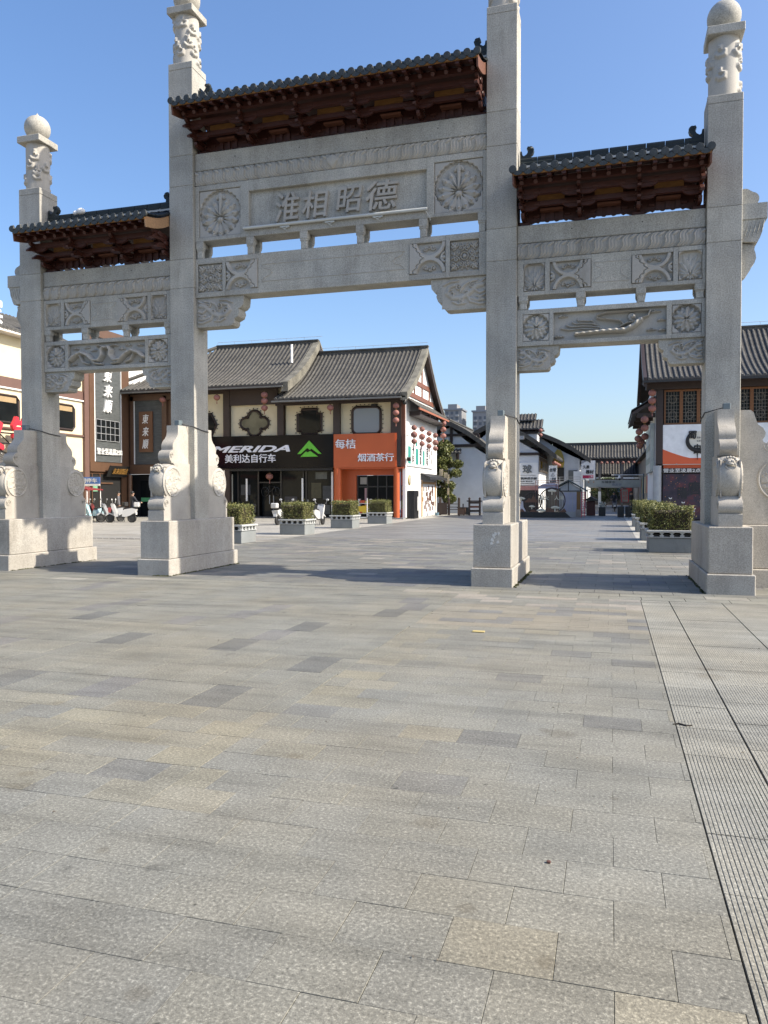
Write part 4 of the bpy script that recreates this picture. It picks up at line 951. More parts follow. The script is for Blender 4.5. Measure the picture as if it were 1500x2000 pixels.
# ground floor of the bicycle shop
wbox('shop_wall', bA, (-22.9,-11.8,34.9,35.1,0,3.3), BLACK); wbox('shop_floor', bA, (-22.9,-11.8,32.2,35,0,.06), plain('dark_step', (.1,.1,.1), .6))
wbox('shop_ceiling', bA, (-22.9,-11.9,32.4,34.95,3.1,3.27), BLACK)
for x0, x1 in ((-20.3,-17.4),(-15.7,-14.2),(-14.05,-11.95)): wbox('shop_window', bA, (x0,x1,33.0,33.03,.07,3.1), GLASS)
for x in (-20.35,-18.9,-17.4,-15.75,-14.15,-13.95,-12.05): wbox('mullion', bA, (x-.05,x+.05,32.94,33.06,.06,3.12), BLACKM)
for x0, x1 in ((-17.3,-16.6),(-16.55,-15.85)):
    o = wbox('door', bA, (x0,x1,33.3,33.33,.08,2.3), GLASS)
    wbox('handle', o, (x1-.14 if x0 < -17 else x0+.1, x1-.10 if x0 < -17 else x0+.14, 33.24, 33.29, .9, 1.5), STEEL)
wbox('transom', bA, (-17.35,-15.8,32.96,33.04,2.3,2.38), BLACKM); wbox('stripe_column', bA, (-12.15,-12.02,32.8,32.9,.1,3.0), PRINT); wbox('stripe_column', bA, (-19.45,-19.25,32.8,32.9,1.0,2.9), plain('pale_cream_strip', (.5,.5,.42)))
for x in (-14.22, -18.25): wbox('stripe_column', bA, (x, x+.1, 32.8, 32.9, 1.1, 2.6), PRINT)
m = MB()
for cx in (-17.0, -16.2): m.tube([(cx+.28*math.cos(2*PI*i/16), 33.15, 1.72+.3*math.sin(2*PI*i/16)) for i in range(16)], .025, 5, closed=True, up=(0,1,0))
for a, b in (((-17.0,1.72),(-16.7,2.1)),((-16.7,2.1),(-16.3,2.08)),((-16.3,2.08),(-16.2,1.72)),((-17.0,1.72),(-16.6,1.7)),((-16.6,1.7),(-16.3,2.08)),((-16.6,1.7),(-16.72,2.2))): m.tube([(a[0],33.15,a[1]),(b[0],33.15,b[1])], .02, 5)
single('bicycle', m, BLACKM, 'black bicycle on show inside the shop doorway', 'bicycle')
for b_, c_ in (((-13.9,-12.3,32.975,32.985,.25,.85),(.07,.075,.07)),((-13.6,-12.9,32.975,32.985,1.3,2.3),(.05,.045,.02)),((-12.8,-12.2,32.975,32.985,1.2,2.1),(.035,.04,.045)),((-14.02,-13.8,32.975,32.985,.9,1.2),(.22,.22,.21)),((-13.3,-12.5,32.975,32.985,2.55,3.0),(.10,.11,.10)),((-15.5,-14.6,32.975,32.985,.3,1.4),(.03,.03,.035)),((-20.2,-19.55,32.975,32.985,.2,2.0),(.03,.026,.025)),((-18.8,-17.6,32.975,32.985,.3,.9),(.05,.05,.05)),((-18.7,-18.0,32.975,32.985,1.5,2.2),(.04,.045,.05))): wbox('card_or_reflection', bA, b_, plain('card_reflection_tint', c_, .5, .4, 3))  # faint cards on opaque glass; reflections and glimpses inside painted as flat colour
m = MB(); m.prism([(-20.05,1.55),(-19.85,1.62),(-19.65,1.55),(-19.85,1.48)], 'y', 32.965, 32.974); part('card_or_reflection', m, RED, bA)
wbox('card_or_reflection', bA, (-17.3,-16.75,33.6,33.62,1.1,2.2), PRINT); wbox('card_or_reflection', bA, (-16.5,-15.9,33.7,33.72,1.15,1.9), PRINT)
# the sign
s = thing('shop_sign', 'long glossy black sign board of the bicycle shop with white and green emblem', 'sign', (-16.2,32.3,3.28))
wbox('board', s, (-22.9,-11.8,32.30,32.52,3.28,5.415), BLKP)
lettering('lettering', 'MERIDA', (-20.55,-14.80,4.33,4.76), 32.30, LETTER, s, off=.03, shear=.35, ext=.06)
lettering('lettering', '美利达自行车', (-19.5,-15.82,3.64,4.21), 32.30, LETTER, s, off=.012, ext=.04)
m = MB(); m.prism([(-14.27,4.16),(-13.45,5.02),(-12.62,4.16),(-12.80,4.16),(-13.30,4.50),(-13.42,4.42),(-13.58,4.55),(-14.05,4.16)], 'y', 32.22, 32.30)
m.prism([(-14.05,3.98),(-13.68,4.32),(-13.55,4.25),(-13.38,4.35),(-12.84,3.98)], 'y', 32.22, 32.30); part('emblem', m, GREEN, s)

bB = thing('gable_shop', 'white gabled corner house with steep grey tiled roof beside the lane', 'building', (-11, 34, 0))
wbox('wall', bB, (-15.25,-7.11,YF+.12,41.5,3.2,7.7), CREAM)
m = MB(); m.prism([(32.62,0),(41.6,0),(41.6,7.6),(36.9,11.0),(32.62,7.6)], 'x', -7.3, -7.1); part('gable_wall', m, WHITE, bB)
wbox('eave_beam', bB, (-15.9,-7.3,YF-.14,YF+.1,7.36,7.85), DKWOOD)
for x0, x1 in ((-15.76,-15.32),(-11.86,-11.42),(-8.02,-7.35)): wbox('post', bB, (x0,x1,YF-.16,YF+.14,3.3,7.5), DKWOOD)
wbox('corner_trim', bB, (-7.35,-7.12,YF-.05,YF+.08,3.2,7.3), BRWOOD)
wbox('gutter', bB, (-15.6,-7.0,31.10,31.24,7.42,7.52), plain('pale_gutter', (.16,.16,.15), .5)); wbox('soffit', bB, (-15.6,-6.9,31.2,32.6,7.50,7.56), DKWOOD)
pf = slope(bB, 'x', -15.5, -7.05, 36.9, 11.38, 31.2, 7.66, .285, .08); pb = slope(bB, 'x', -14.6, -7.05, 36.9, 11.38, 42.7, 7.20, .285, .08)
ridge_bar(bB, 'x', -14.5, -6.65, 36.9, 11.27); verge(bB, 'x', -6.85, pf, None, .42, .36); verge(bB, 'x', -6.85, None, pb, .42, .42, board=1); lightning_wire(bB, [(-14.4,36.9,11.6),(-6.7,36.9,11.6)])
wbox('soffit', bB, (-7.1,-7.09,36.8,37.0,10.7,10.9), DKWOOD)
m = MB(); P1 = [pf(t) for t in np.linspace(0,1,9)]; P2 = [pb(t) for t in np.linspace(0,1,9)]
for P in (P1, P2): m.prism([(d,z-.12) for d,z in P]+[(d,z-.2) for d,z in reversed(P)], 'x', -7.09, -6.75)
part('gable_soffit', m, DKWOOD, bB)
m = MB()
for y0, y1, z in ((33.2,40.3,7.80),(34.5,39.2,8.75)): m.box(-7.095,-7.03,y0,y1,z,z+.30)
m.box(-7.095,-7.04,36.75,37.0,8.0,10.4); m.box(-7.095,-7.04,38.9,39.1,7.8,8.9); m.box(-7.095,-7.04,34.7,34.9,7.8,8.8); part('gable_timber', m, BRWOOD, bB)
pp = slope(bB, 'y', 32.7, 41.9, -7.08, 7.62, -6.25, 7.02, .29, .07, nseg=3, curve=0)
wbox('pent_fascia', bB, (-6.3,-6.22,32.7,41.9,6.86,6.98), plain('rust_fascia', (.30,.10,.05), .6)); wbox('pent_beam', bB, (-7.1,-6.4,33.5,41.6,6.55,6.68), DKWOOD)
for y in (33.6,36.2,38.8,41.3): wbox('pent_bracket', bB, (-7.1,-6.35,y-.08,y+.08,6.68,6.84), DKWOOD)
m = MB(); x0, x1, z0, z1, c = -10.62,-8.75,5.40,7.10,.32
q = []
for cx, cz, a0 in ((x1-c,z1-c,0),(x0+c,z1-c,PI/2),(x0+c,z0+c,PI),(x1-c,z0+c,1.5*PI)):
    sx, sz = (1 if cx > -9.6 else -1), (1 if cz > 6 else -1); q += [(cx+(c if a0 in (0,PI) else 0)*sx, cz+(c if a0 in (PI/2,1.5*PI) else 0)*sz)] if 0 else [(cx+c*math.cos(a0+PI/2*i/4), cz+c*math.sin(a0+PI/2*i/4)) for i in range(5)]
q2 = []
for i, p in enumerate(q):
    q2.append(p)
shaped_window(bB, q2, YF+.1, CURT)
x0, x1, z0, z1 = -14.4,-12.75,5.45,7.08
shaped_window(bB, [(x0+.28,z0),(x1-.28,z0),(x1-.28,z0+.2),(x1,z0+.2),(x1,z1-.28),(x1-.28,z1-.28),(x1-.28,z1),(x0+.28,z1),(x0+.28,z1-.28),(x0,z1-.28),(x0,z0+.2),(x0+.28,z0+.2)], YF+.1, GLASS)
wbox('number_board', bB, (-9.35,-9.0,YF-.02,YF+.1,7.12,7.27), BLACK)
# tobacco and tea shop at the corner
wbox('shop_wall', bB, (-11.8,-10.6,33.3,33.5,0,3.25), ORANGE); wbox('shop_wall', bB, (-10.6,-7.85,33.3,33.5,2.78,3.25), ORANGE); wbox('shop_wall', bB, (-8.0,-7.85,33.0,33.5,0,2.78), ORANGE)
wbox('shop_ceiling', bB, (-11.8,-7.2,32.4,33.5,3.16,3.25), ORANGE); wbox('shop_floor', bB, (-11.9,-7.1,32.0,33.4,0,.07), plain('grey_step', (.25,.25,.25), .7))
wbox('shop_window', bB, (-10.55,-8.0,33.55,33.58,.08,2.76), GLASS)
for x in (-10.55,-9.9,-9.2,-8.6,-8.02): wbox('mullion', bB, (x-.04,x+.04,33.48,33.6,.08,2.76), BLACKM)
wbox('transom', bB, (-10.55,-8.0,33.47,33.6,2.0,2.08), BLACKM); wbox('card_or_reflection', bB, (-10.4,-9.95,33.52,33.54,2.2,2.65), plain('dull_card', (.3,.3,.28))); wbox('card_or_reflection', bB, (-10.1,-9.95,33.52,33.54,.6,1.95), plain('pink_card', (.4,.25,.25)))
for x, r_ in ((-11.6,.26),(-7.66,.175)):
    m = MB(); m.cyl((x,32.55,0.0),(x,32.55,3.25),r_,n=20); part('column', m, ORANGE, bB, smooth=40)
wbox('corner_pier', bB, (-7.5,-7.12,32.95,33.1,0,3.6), ORANGE)
s = thing('shop_sign', 'orange tobacco and tea shop sign with two lines of white characters', 'sign', (-9.7,32.3,3.25))
wbox('board', s, (-11.79,-7.70,32.30,32.5,3.255,5.39), ORANGE); wbox('edge', s, (-7.698,-7.62,32.34,32.52,3.255,5.39), ORANGE)
lettering('lettering', '每桔', (-11.66,-10.3,4.46,5.06), 32.30, LETTER, s, off=.012, ext=.05); lettering('lettering', '烟酒茶行', (-10.15,-7.80,3.62,4.12), 32.30, LETTER, s, off=.012, ext=.05)
s = thing('pier_poster', 'narrow black poster with yellow panels and a green figure on the orange corner pier', 'poster', (-7.3,32.93,.6))
wbox('sheet', s, (-7.47,-7.14,32.93,32.946,.62,2.12), BLACK); wbox('print', s, (-7.42,-7.24,32.92,32.928,1.8,2.05), YEL); wbox('print', s, (-7.42,-7.24,32.92,32.928,1.5,1.72), YEL)
m = MB(); m.prism([(-7.46,.66),(-7.15,.66),(-7.15,1.15)]+arc(-7.3,1.1,.15,.2,PI,8), 'y', 32.92, 32.928); part('print', m, plain('green_print', (.05,.25,.06)), s)
# things on the white gable wall
s = thing('wall_poster', 'white poster with teal blocks and tall writing on the white gable wall', 'poster', (-7.05,36.4,3.4))
wbox('sheet', s, (-7.095,-7.05,32.85,39.95,3.38,5.25), PRINT); wbox('frame', s, (-7.095,-7.04,32.8,40.0,3.33,3.38), STEEL); wbox('frame', s, (-7.095,-7.04,32.8,40.0,5.25,5.30), STEEL)
for y0, y1, z0, z1 in ((33.0,33.7,3.5,4.6),(35.0,35.7,3.5,4.55),(37.0,37.5,3.5,4.5),(35.0,35.4,4.7,5.1)): wbox('print', s, (-7.05,-7.042,y0,y1,z0,z1), TEAL)
for ch, y in (('光阴',34.0),('故事',36.0),('回味',38.0)):
    lettering('lettering', '\n'.join(ch), (y, y+.62, 3.5, 4.7), -7.045, BLACK, s, face='px', off=.01, ext=.004)
for y, z in ((38.9,4.5),(38.9,4.0),(39.5,4.3),(39.4,3.7)): wbox('print', s, (-7.05,-7.042,y,y+.35,z,z+.35), plain('grey_print', (.25,.25,.25)))
m = MB(); m.lathe([(.30,-7.09),(.33,-7.05),(.30,-7.02),(.24,-7.02)], (0,33.45,2.45), 24, 'x'); s = single('round_sign', m, plain('gilt_rim', (.35,.27,.08), .4), 'small round sign with gilt rim on the white gable wall', 'sign'); m = MB(); m.lathe([(.25,-7.03),(.25,-7.012)], (0,33.45,2.45), 24, 'x'); part('face', m, plain('dull_grey_face', (.35,.34,.30)), s)
s = thing('blue_notice', 'small blue and white notice above the round sign', 'sign', (-7.09,33.7,2.8)); wbox('sheet', s, (-7.095,-7.08,33.5,33.9,2.82,3.2), plain('pale_blue', (.3,.55,.75))); 
for q in range(3): wbox('print', s, (-7.08,-7.076,33.54,33.86,2.86+.11*q,2.9+.11*q), PRINT)
s = thing('slatted_cabinet', 'tall black slatted cabinet at the foot of the white gable wall', 'cabinet', (-6.8,33.4,0))
m = MB(); m.cbox(-7.08,-6.6,32.9,33.95,.0,1.78,.02); part('body', m, BLACKM, s)
for q in range(7): wbox('slat', s, (-6.60,-6.57,32.95+.14*q,33.04+.14*q,.05,1.74), BLACKM)
for q in range(4): wbox('slat', s, (-7.05+.12*q,-6.97+.12*q,32.87,32.90,.05,1.74), BLACKM)
wbox('label_strip', s, (-6.568,-6.56,33.55,33.72,.5,1.4), PRINT)
s = thing('awning', 'small black awning over the wall of hanging tags', 'awning', (-6.8,39.4,2.6))
m = MB(); m.prism([(-7.09,2.98),(-6.45,2.72),(-6.42,2.55),(-6.46,2.55),(-6.5,2.68),(-7.09,2.92)], 'y', 36.5, 42.2); part('canopy', m, BLACK, s)
s = thing('tag_board', 'white board of small hanging tags with tan posts on the gable wall', 'board', (-7.05,38.7,0))
wbox('sheet', s, (-7.095,-7.06,36.5,40.9,.05,2.5), PRINT)
for y in (36.6,40.75): wbox('post', s, (-7.06,-7.0,y,y+.16,.05,2.5), plain('tan_post', (.45,.26,.10)))
wbox('rail', s, (-7.06,-7.02,36.6,40.9,2.25,2.4), plain('tan_rail', (.5,.28,.10)))
rs = random.Random(3); tg = MB(); tg.box(0,.02,-.1,.1,-.14,.14); tg = tg.mesh('tag', plain('brown_tag', (.13,.06,.04)))
for q in range(44): part('tag', tg, None, s, at=(-7.055, 37.0+rs.random()*3.4, .45+rs.random()*.9 if q < 26 else 1.5+rs.random()*.5))
# lamp brackets and cameras on the corner
s = thing('wall_lamp', 'pair of small dark spotlights at the white wall corner', 'lamp', (-7.0,32.8,3.7)); m = MB(); m.cyl((-7.1,32.75,3.7),(-6.85,32.7,3.72),.03,n=6); part('arm', m, BLACKM, s); m = MB(); m.cyl((-6.85,32.7,3.66),(-6.85,32.6,3.85),.08,n=8); m.cyl((-6.95,32.75,3.66),(-6.98,32.65,3.85),.08,n=8); part('head', m, BLACKM, s)
s = thing('security_camera', 'black camera under the eave at the white corner', 'camera', (-7.0,31.9,7.25)); m = MB(); m.cyl((-7.1,32.5,7.3),(-7.0,31.95,7.28),.04,n=6); part('arm', m, BLACKM, s); m = MB(); m.sphere((-6.98,31.9,7.22), .15, 10, 7); part('head', m, BLACKM, s)

# --- restaurant at the inner corner
bC = thing('restaurant_front', 'brown framed restaurant front with slate panels at the inner corner', 'building', (-25.5, 32, 0))
wbox('wall', bC, (-27.0,-22.9,32.4,33.2,3.0,8.4), FRAMEB)
for b in ((-26.75,-26.5,32.2,32.42,3.55,8.3),(-24.25,-23.9,32.2,32.42,3.55,8.3),(-26.75,-23.5,32.2,32.42,8.02,8.45),(-26.8,-22.9,32.15,32.42,2.95,3.6)): wbox('frame', bC, b, FRAMEB)
wbox('slate_panel', bC, (-26.5,-24.25,32.3,32.41,3.62,8.02), SLATE)
wbox('wall', bC, (-27.3,-26.9,27.9,32.3,2.9,12.4), FRAMEB); wbox('slate_panel', bC, (-26.9,-26.86,28.45,31.3,3.7,11.8), SLATE)
for b in ((-26.9,-26.78,27.9,28.4,3.3,12.4),(-26.9,-26.78,31.3,31.95,0,12.4),(-26.9,-26.78,28.4,31.3,11.8,12.4),(-26.9,-26.76,27.9,32.0,3.05,3.65)): wbox('frame', bC, b, FRAMEB)
wbox('light_strip', bC, (-26.86,-26.8,28.42,28.5,3.7,11.8), PRINT); wbox('light_strip', bC, (-26.86,-26.8,31.25,31.32,3.7,11.8), PRINT); wbox('light_strip', bC, (-26.52,-26.44,32.26,32.3,3.65,8.0), PRINT)
wbox('upper_wall', bC, (-30,-27.3,31.0,37,8.4,11.6), WHITE)
win = wbox('window', bC, (-26.86,-26.83,28.6,31.05,5.1,6.46), GLASS)
m = MB()
for q in range(6): m.box(-26.83,-26.79,28.6+.49*q-.014,28.6+.49*q+.014,5.1,6.46)
for q in range(4): m.box(-26.83,-26.785,28.6,31.05,5.1+.453*q-.014,5.1+.453*q+.014)
part('glazing_bars', m, STEEL, win)
for i, ch in enumerate('東来顺'):
    lettering('lettering', ch, (29.35,30.25,9.0-1.02*i,9.85-1.02*i), -26.80, LETW, bC, face='px', off=.007, shear=.2, ext=.05)
lettering('lettering', '营业至凌晨2:00', (28.6,31.3,4.17,4.60), -26.80, LETW, bC, face='px', off=.007, ext=.04)
s = thing('hanging_sign', 'upright brown board with three white characters on the slate panel', 'sign', (-25.5,32.2,4.45))
wbox('board', s, (-26.02,-24.98,32.16,32.28,4.47,7.25), plain('russet_board', (.15,.072,.036), .5))
for i, ch in enumerate('東来顺'): lettering('lettering', ch, (-25.75,-25.25,6.42-.86*i,7.05-.86*i), 32.16, LETW, s, off=.006, shear=.2, ext=.03)
s = thing('name_plaque', 'tilted black plaque with gilt characters above the restaurant door', 'sign', (-26.5,30.2,3.0))
o_ = MB(); o_.box(-26.72,-26.66,29.4,31.6,2.72,3.45); o_.xf(lambda x, y, z: (x+(z-2.72)*.45, y, z)); part('board', o_, BLACK, s)
me_ = lettering('lettering', '東来顺饭庄', (29.75,31.35,2.9,3.28), -26.56, plain('gilt_letter', (.33,.18,.05), .4), s, face='px', off=.004, ext=.02); me_.data.transform(Matrix.Shear('XY', 4, (0, 0)) if 0 else Matrix(((1,0,.45,-.45*2.72),(0,1,0,0),(0,0,1,0),(0,0,0,1))))
wbox('door_recess', bC, (-27.3,-26.95,28.0,31.3,0,2.95), BLACK); wbox('door_recess', bC, (-27.6,-22.9,33.0,33.2,0,2.95), BLACK); wbox('door_recess', bC, (-27.6,-27.35,27.9,33.0,0,2.95), BLACK)
for x0, x1 in ((-26.4,-25.5),(-25.45,-24.6),(-24.55,-23.7)):
    d = wbox('door', bC, (x0,x1,32.85,32.9,.05,2.5), GLASS); wbox('door_band', d, (x0+.05,x1-.05,32.835,32.848,1.05,1.32), plain('green_band', (.10,.36,.16)))
for y0, y1 in ((28.2,29.0),(29.0,30.2)): wbox('door_frame', bC, (-26.95,-26.88,y0,y0+.08,0,2.9), FRAMEB)
wbox('door_frame', bC, (-26.95,-26.88,28.2,30.4,2.25,2.35), FRAMEB); wbox('notice', bC, (-26.9,-26.87,28.3,28.75,1.75,2.6), plain('green_notice', (.16,.35,.22)))
m = MB(); m.cyl((-26.6,31.9,0),(-26.6,31.9,2.9),.16,n=12); part('column', m, FRAMEB, bC, smooth=40)

# --- cream building along the left side
bD = thing('cream_building', 'sunlit cream building with brown bands along the left of the square', 'building', (-29, 18, 0))
wbox('wall', bD, (-34,-26.9,-6,27.75,0,10.4), CREAM); wbox('band', bD, (-26.9,-26.84,-6,27.75,7.5,8.07), BAND); wbox('moulding', bD, (-26.9,-26.78,-6,27.75,7.42,7.5), WHITE); wbox('moulding', bD, (-26.9,-26.78,-6,27.75,5.2,5.3), BAND)
wbox('band', bD, (-26.9,-26.8,26.9,27.78,0,7.5), BAND) if 0 else wbox('corner_post', bD, (-26.9,-26.72,27.35,27.78,0,10.4), BAND)
wbox('eave', bD, (-27.1,-26.2,-6,27.8,10.4,10.55), plain('pale_eave', (.6,.56,.52)))
pD = slope(bD, 'y', -6, 27.8, -30.5, 12.6, -26.2, 10.6, .30, .085, TILE_D, nseg=4)
wbox('upper_wall', bD, (-38,-31,-6,22,12,14.2), WHITE); slope(bD, 'y', -6, 22, -36, 16.8, -30.4, 14.4, .32, .09, nseg=4); wbox('upper_eave', bD, (-30.7,-30.3,-6,22,14.15,14.3), PRINT)
for yc in (20.9, 25.6, 16.2):
    q = [(yc+dx, 6.3+dz) for dx, dz in ((-.75,-.75),(.75,-.75),(.95,-.55),(.95,.55),(.75,.75),(-.75,.75),(-.95,.55),(-.95,-.55))]
    m = MB(); m.tube([(-26.86, a, b) for a, b in q], .075, 4, closed=True, up=(1,0,0)); w_ = part('window', m, DKWOOD, bD); m = MB(); m.prism([(a, b) for a, b in q], 'x', -26.9, -26.87); part('pane', m, GLASS, w_)
    wbox('blind', w_, (-26.868,-26.86,yc-.75,yc+.75,6.68,7.0), plain('bamboo_blind', (.33,.24,.13)))
for i, (ch, y0) in enumerate((('八', 13.4), ('方', 15.4), ('宾', 18.8), ('客', 22.2))): lettering('roof_lettering', ch, (y0, y0+1.5, 10.8, 12.2), -26.6, LETW, bD, face='px', off=.02, ext=.1)
s = thing('awning_roof', 'low tiled awning carrying red hot pot sign letters beside the leftmost pillar', 'sign', (-25.5,16.5,3.2))
slope(s, 'y', 8, 20.4, -26.85, 4.0, -25.2, 3.3, .30, .085, TILE_D, nseg=3, curve=0); wbox('fascia', s, (-25.3,-25.15,8,20.4,2.95,3.22), plain('red_brown_fascia', (.25,.06,.03)))
m = MB()
for y in np.arange(9, 22, 1.4): m.tube([(-25.8,y,3.3),(-25.8,y,4.9)], .04, 5); m.tube([(-26.7,y,4.9),(-25.8,y+.6,3.7)], .035, 5)
m.tube([(-25.8,8.6,4.3),(-25.8,21.9,4.3)], .04, 5); m.tube([(-25.8,8.6,4.85),(-25.8,21.9,4.85)], .04, 5); part('sign_rack', m, BLACKM, s)
for ch, y0 in (('火', 17.65), ('锅', 20.0)): lettering('lettering', ch, (y0, y0+1.8, 3.9, 5.8), -25.75, RED, s, face='px', off=.03, ext=.08)

# ---------------------------------------------------------------- right: skewer restaurant
bE = thing('skewer_restaurant', 'dark timber restaurant with amber lattice windows and grey tiled roof on the right', 'building', (11, 36, 0))
wbox('wall', bE, (7.8,22,33.85,42.5,0,8.2), plain('dark_wall', (.06,.045,.04), .7)); m = MB(); m.prism([(33.9,8.1),(42.4,8.1),(38.2,11.3)], 'x', 7.8, 8.0); part('gable_wall', m, WHITE2, bE)
wbox('side_wall', bE, (7.72,7.79,33.9,42.4,0,8.1), WHITE2); wbox('eave_beam', bE, (7.2,22,33.3,33.84,7.62,8.05), DKWOOD); wbox('soffit', bE, (7.0,22,32.3,33.9,7.98,8.04), DKWOOD); wbox('gutter', bE, (7.0,22,32.22,32.36,7.90,8.0), BLACKM)
wbox('post', bE, (7.78,8.15,33.4,33.8,3.2,7.7), DKWOOD)
for i in range(14):
    x0 = 8.22+.935*i
    f = MB()
    for a in ((x0,x0+.09,5.58,7.6),(x0+.84,x0+.93,5.58,7.6),(x0+.09,x0+.84,5.58,5.68),(x0+.09,x0+.84,7.5,7.6)): f.box(a[0],a[1],33.6,33.72,a[2],a[3])
    win = part('window', f, WIN_O, bE); wbox('pane', win, (x0+.09,x0+.84,33.74,33.76,5.68,7.5), GLASS)
    l = MB()
    for q in range(1, 5): l.box(x0+.09+.15*q-.012,x0+.09+.15*q+.012,33.68,33.71,5.68,7.5)
    for q in range(1, 9): l.box(x0+.09,x0+.84,33.675,33.70,5.68+.2*q-.012,5.68+.2*q+.012)
    for q in (0,1): l.tube([(x0+.465+.2*math.cos(a_),33.69,6.15+.9*q+.25*math.sin(a_)) for a_ in [2*PI*t/8 for t in range(8)]], .02, 4, closed=True, up=(0,1,0))
    part('lattice', l, LATT, win)
wbox('window_sill', bE, (8.1,22,33.5,33.8,5.48,5.57), DKWOOD)
pf = slope(bE, 'x', 7.2, 22, 38.2, 11.75, 32.35, 8.1, .285, .09, TILE_D, sep=True, nseg=14); pb = slope(bE, 'x', 7.2, 22, 38.2, 11.75, 44, 8.1, .285, .09, TILE_D)
ridge_bar(bE, 'x', 7.1, 22, 38.2, 11.62, mat=TILE_D); verge(bE, 'x', 7.12, pf, pb, .2, .42, DKWOOD); lightning_wire(bE, [(7.1,38.2,11.96),(21,38.2,11.96)])
m = MB(); m.cyl((7.85,33.5,0),(7.85,33.5,3.2),.24,n=20); part('column', m, GREYC, bE, smooth=40)
wbox('transom_panel', bE, (8.2,22,33.6,33.8,3.05,3.28), SWOOSH)
m = MB(); m.prism([(7.75,7.15),(6.42,6.35),(6.42,6.15),(7.75,6.95)], 'y', 33.5, 43); part('pent_roof', m, DKWOOD, bE); slope(bE, 'y', 33.5, 43, 7.72, 7.25, 6.4, 6.45, .29, .07, TILE_D, nseg=3, curve=0)
for y in (33.7, 36, 39, 42): wbox('pent_bracket', bE, (6.7,7.72,y-.07,y+.07,6.05,6.3), DKWOOD)
s = thing('side_board', 'tall pale board seen edge on along the street side of the restaurant', 'sign', (7.6,35,2.8)); wbox('board', s, (7.5,7.7,33.9,40,2.9,5.75), plain('pale_green_board', (.42,.47,.44), .5, .2, 2)); wbox('frame', s, (7.47,7.5,33.9,34.0,2.9,5.75), STEEL)
for z in (3.4, 4.2, 5.0): wbox('print', s, (7.485,7.5,34.2,39.5,z,z+.35), plain('grey_green_print', (.25,.3,.27)))
s = thing('shop_sign', 'white and orange skewer restaurant sign with a black ring emblem', 'sign', (11,33.4,3.28))
wbox('board', s, (7.82,22,33.42,33.58,3.28,5.56), plain('sign_white', (.74,.76,.78), .4))
m = MB(); P = [(7.82,3.285),(22,3.285),(22,3.9)]+[(7.82+14.18*t, 3.285+1.02*max(.33,(1-t*3.4)**2 if t < .29 else .33+(.0 if t < .6 else (t-.6)*1.2))) for t in np.linspace(1, 0, 40)]
m.prism(P, 'y', 33.41, 33.42-.0005); part('swoosh', m, SWOOSH, s)
wbox('frame', s, (7.80,22,33.40,33.6,3.24,3.28), plain('pale_edge', (.5,.4,.35)))
cx, cz = 10.1, 4.62
m = MB(); m.tube([(cx+.62*math.cos(a_), 33.38, cz+.58*math.sin(a_)) for a_ in [1.9+2*PI*.82*t/24 for t in range(25)]], [.03+.085*math.sin(PI*min(1,t/20)) for t in range(25)], 6, up=(0,1,0)); part('ring', m, BLACK, s)
m = MB(); m.prism(arc(cx, cz, .58, 0, 2*PI*.97, 28, .54), 'y', 33.40, 33.409); part('ring_fill', m, plain('pale_disc', (.62,.60,.52)), s)
lettering('lettering', '蜀', (9.50,9.98,4.72,5.18), 33.38, BLACK, s, off=.02, shear=.1, ext=.02); lettering('lettering', '串', (9.82,10.22,3.78,4.42), 33.38, BLACK, s, off=.02, ext=.02); m = MB(); m.prism([(9.985,3.85),(10.05,3.85),(10.03,3.5),(10.01,3.5)], 'y', 33.35, 33.38); part('lettering', m, BLACK, s)
lettering('lettering', 'SHU', (9.99,10.42,4.74,4.84), 33.395, BLACK, s, off=.01, ext=.005); lettering('lettering', 'CHUAN', (9.99,10.62,4.55,4.65), 33.395, BLACK, s, off=.01, ext=.005)
for q in (8.9, 10.4, 11.9): wbox('clip', s, (q-.03,q+.03,33.38,33.41,3.25,3.31), STEEL)
s = thing('hours_sign', 'black strip with white opening hours below the orange swoosh', 'sign', (9.3,33.4,2.8)); wbox('board', s, (8.15,11.2,33.52,33.6,2.77,3.04), plain('dark_strip', (.05,.045,.045), .5)); lettering('lettering', '营业至凌晨2点', (8.2,10.22,2.80,3.03), 33.51, LETW, s, off=.006, ext=.02)
s = thing('festival_poster', 'dark poster with red blossoms and brush characters at the restaurant front', 'poster', (9.3,33.5,.1))
n = NT('night_print'); c = n.ramp(n.noise(1.6, 5, .65), [(.35, (.012,.012,.025)), (.5, (.035,.022,.04)), (.62, (.09,.02,.03)), (.75, (.13,.05,.035))]); NIGHT = n.done(c, .45)
wbox('sheet', s, (8.18,13.2,33.6,33.66,.08,2.72), NIGHT)
lettering('lettering', '隋', (8.98,9.52,1.25,1.98), 33.59, plain('ink_grey', (.015,.015,.02)), s, off=.03, ext=.01); lettering('lettering', '唐', (9.52,10.25,1.5,2.3), 33.59, plain('ink_black', (.015,.015,.02)), s, off=.03, ext=.01)
for (x, z, r_) in ((9.3,.75,.16),(9.5,.6,.2),(9.15,.55,.1),(9.85,.8,.06)):
    m = MB(); m.prism(arc(x, z, r_, 0, 5.8, 9), 'y', 33.592, 33.599); part('print', m, plain('blossom', (.30,.03,.05)), s)
for (x, z) in ((8.6,1.35),(9.3,1.1),(9.9,.75),(9.85,.6)):
    m = MB(); m.prism(arc(x, z, .1, 3.3, 6.0, 6)+arc(x, z+.03, .07, 5.9, 3.4, 6), 'y', 33.59, 33.599); part('print', m, plain('crane_white', (.6,.6,.58)), s)
rs = random.Random(5); m = MB()
for q in range(70): x, z = rs.uniform(8.25,10.6), rs.uniform(.3,2.65); r_ = rs.uniform(.008,.02); m.box(x-r_,x+r_,33.592,33.599,z-r_,z+r_)
part('print', m, plain('spark_orange', (.45,.18,.06)), s)
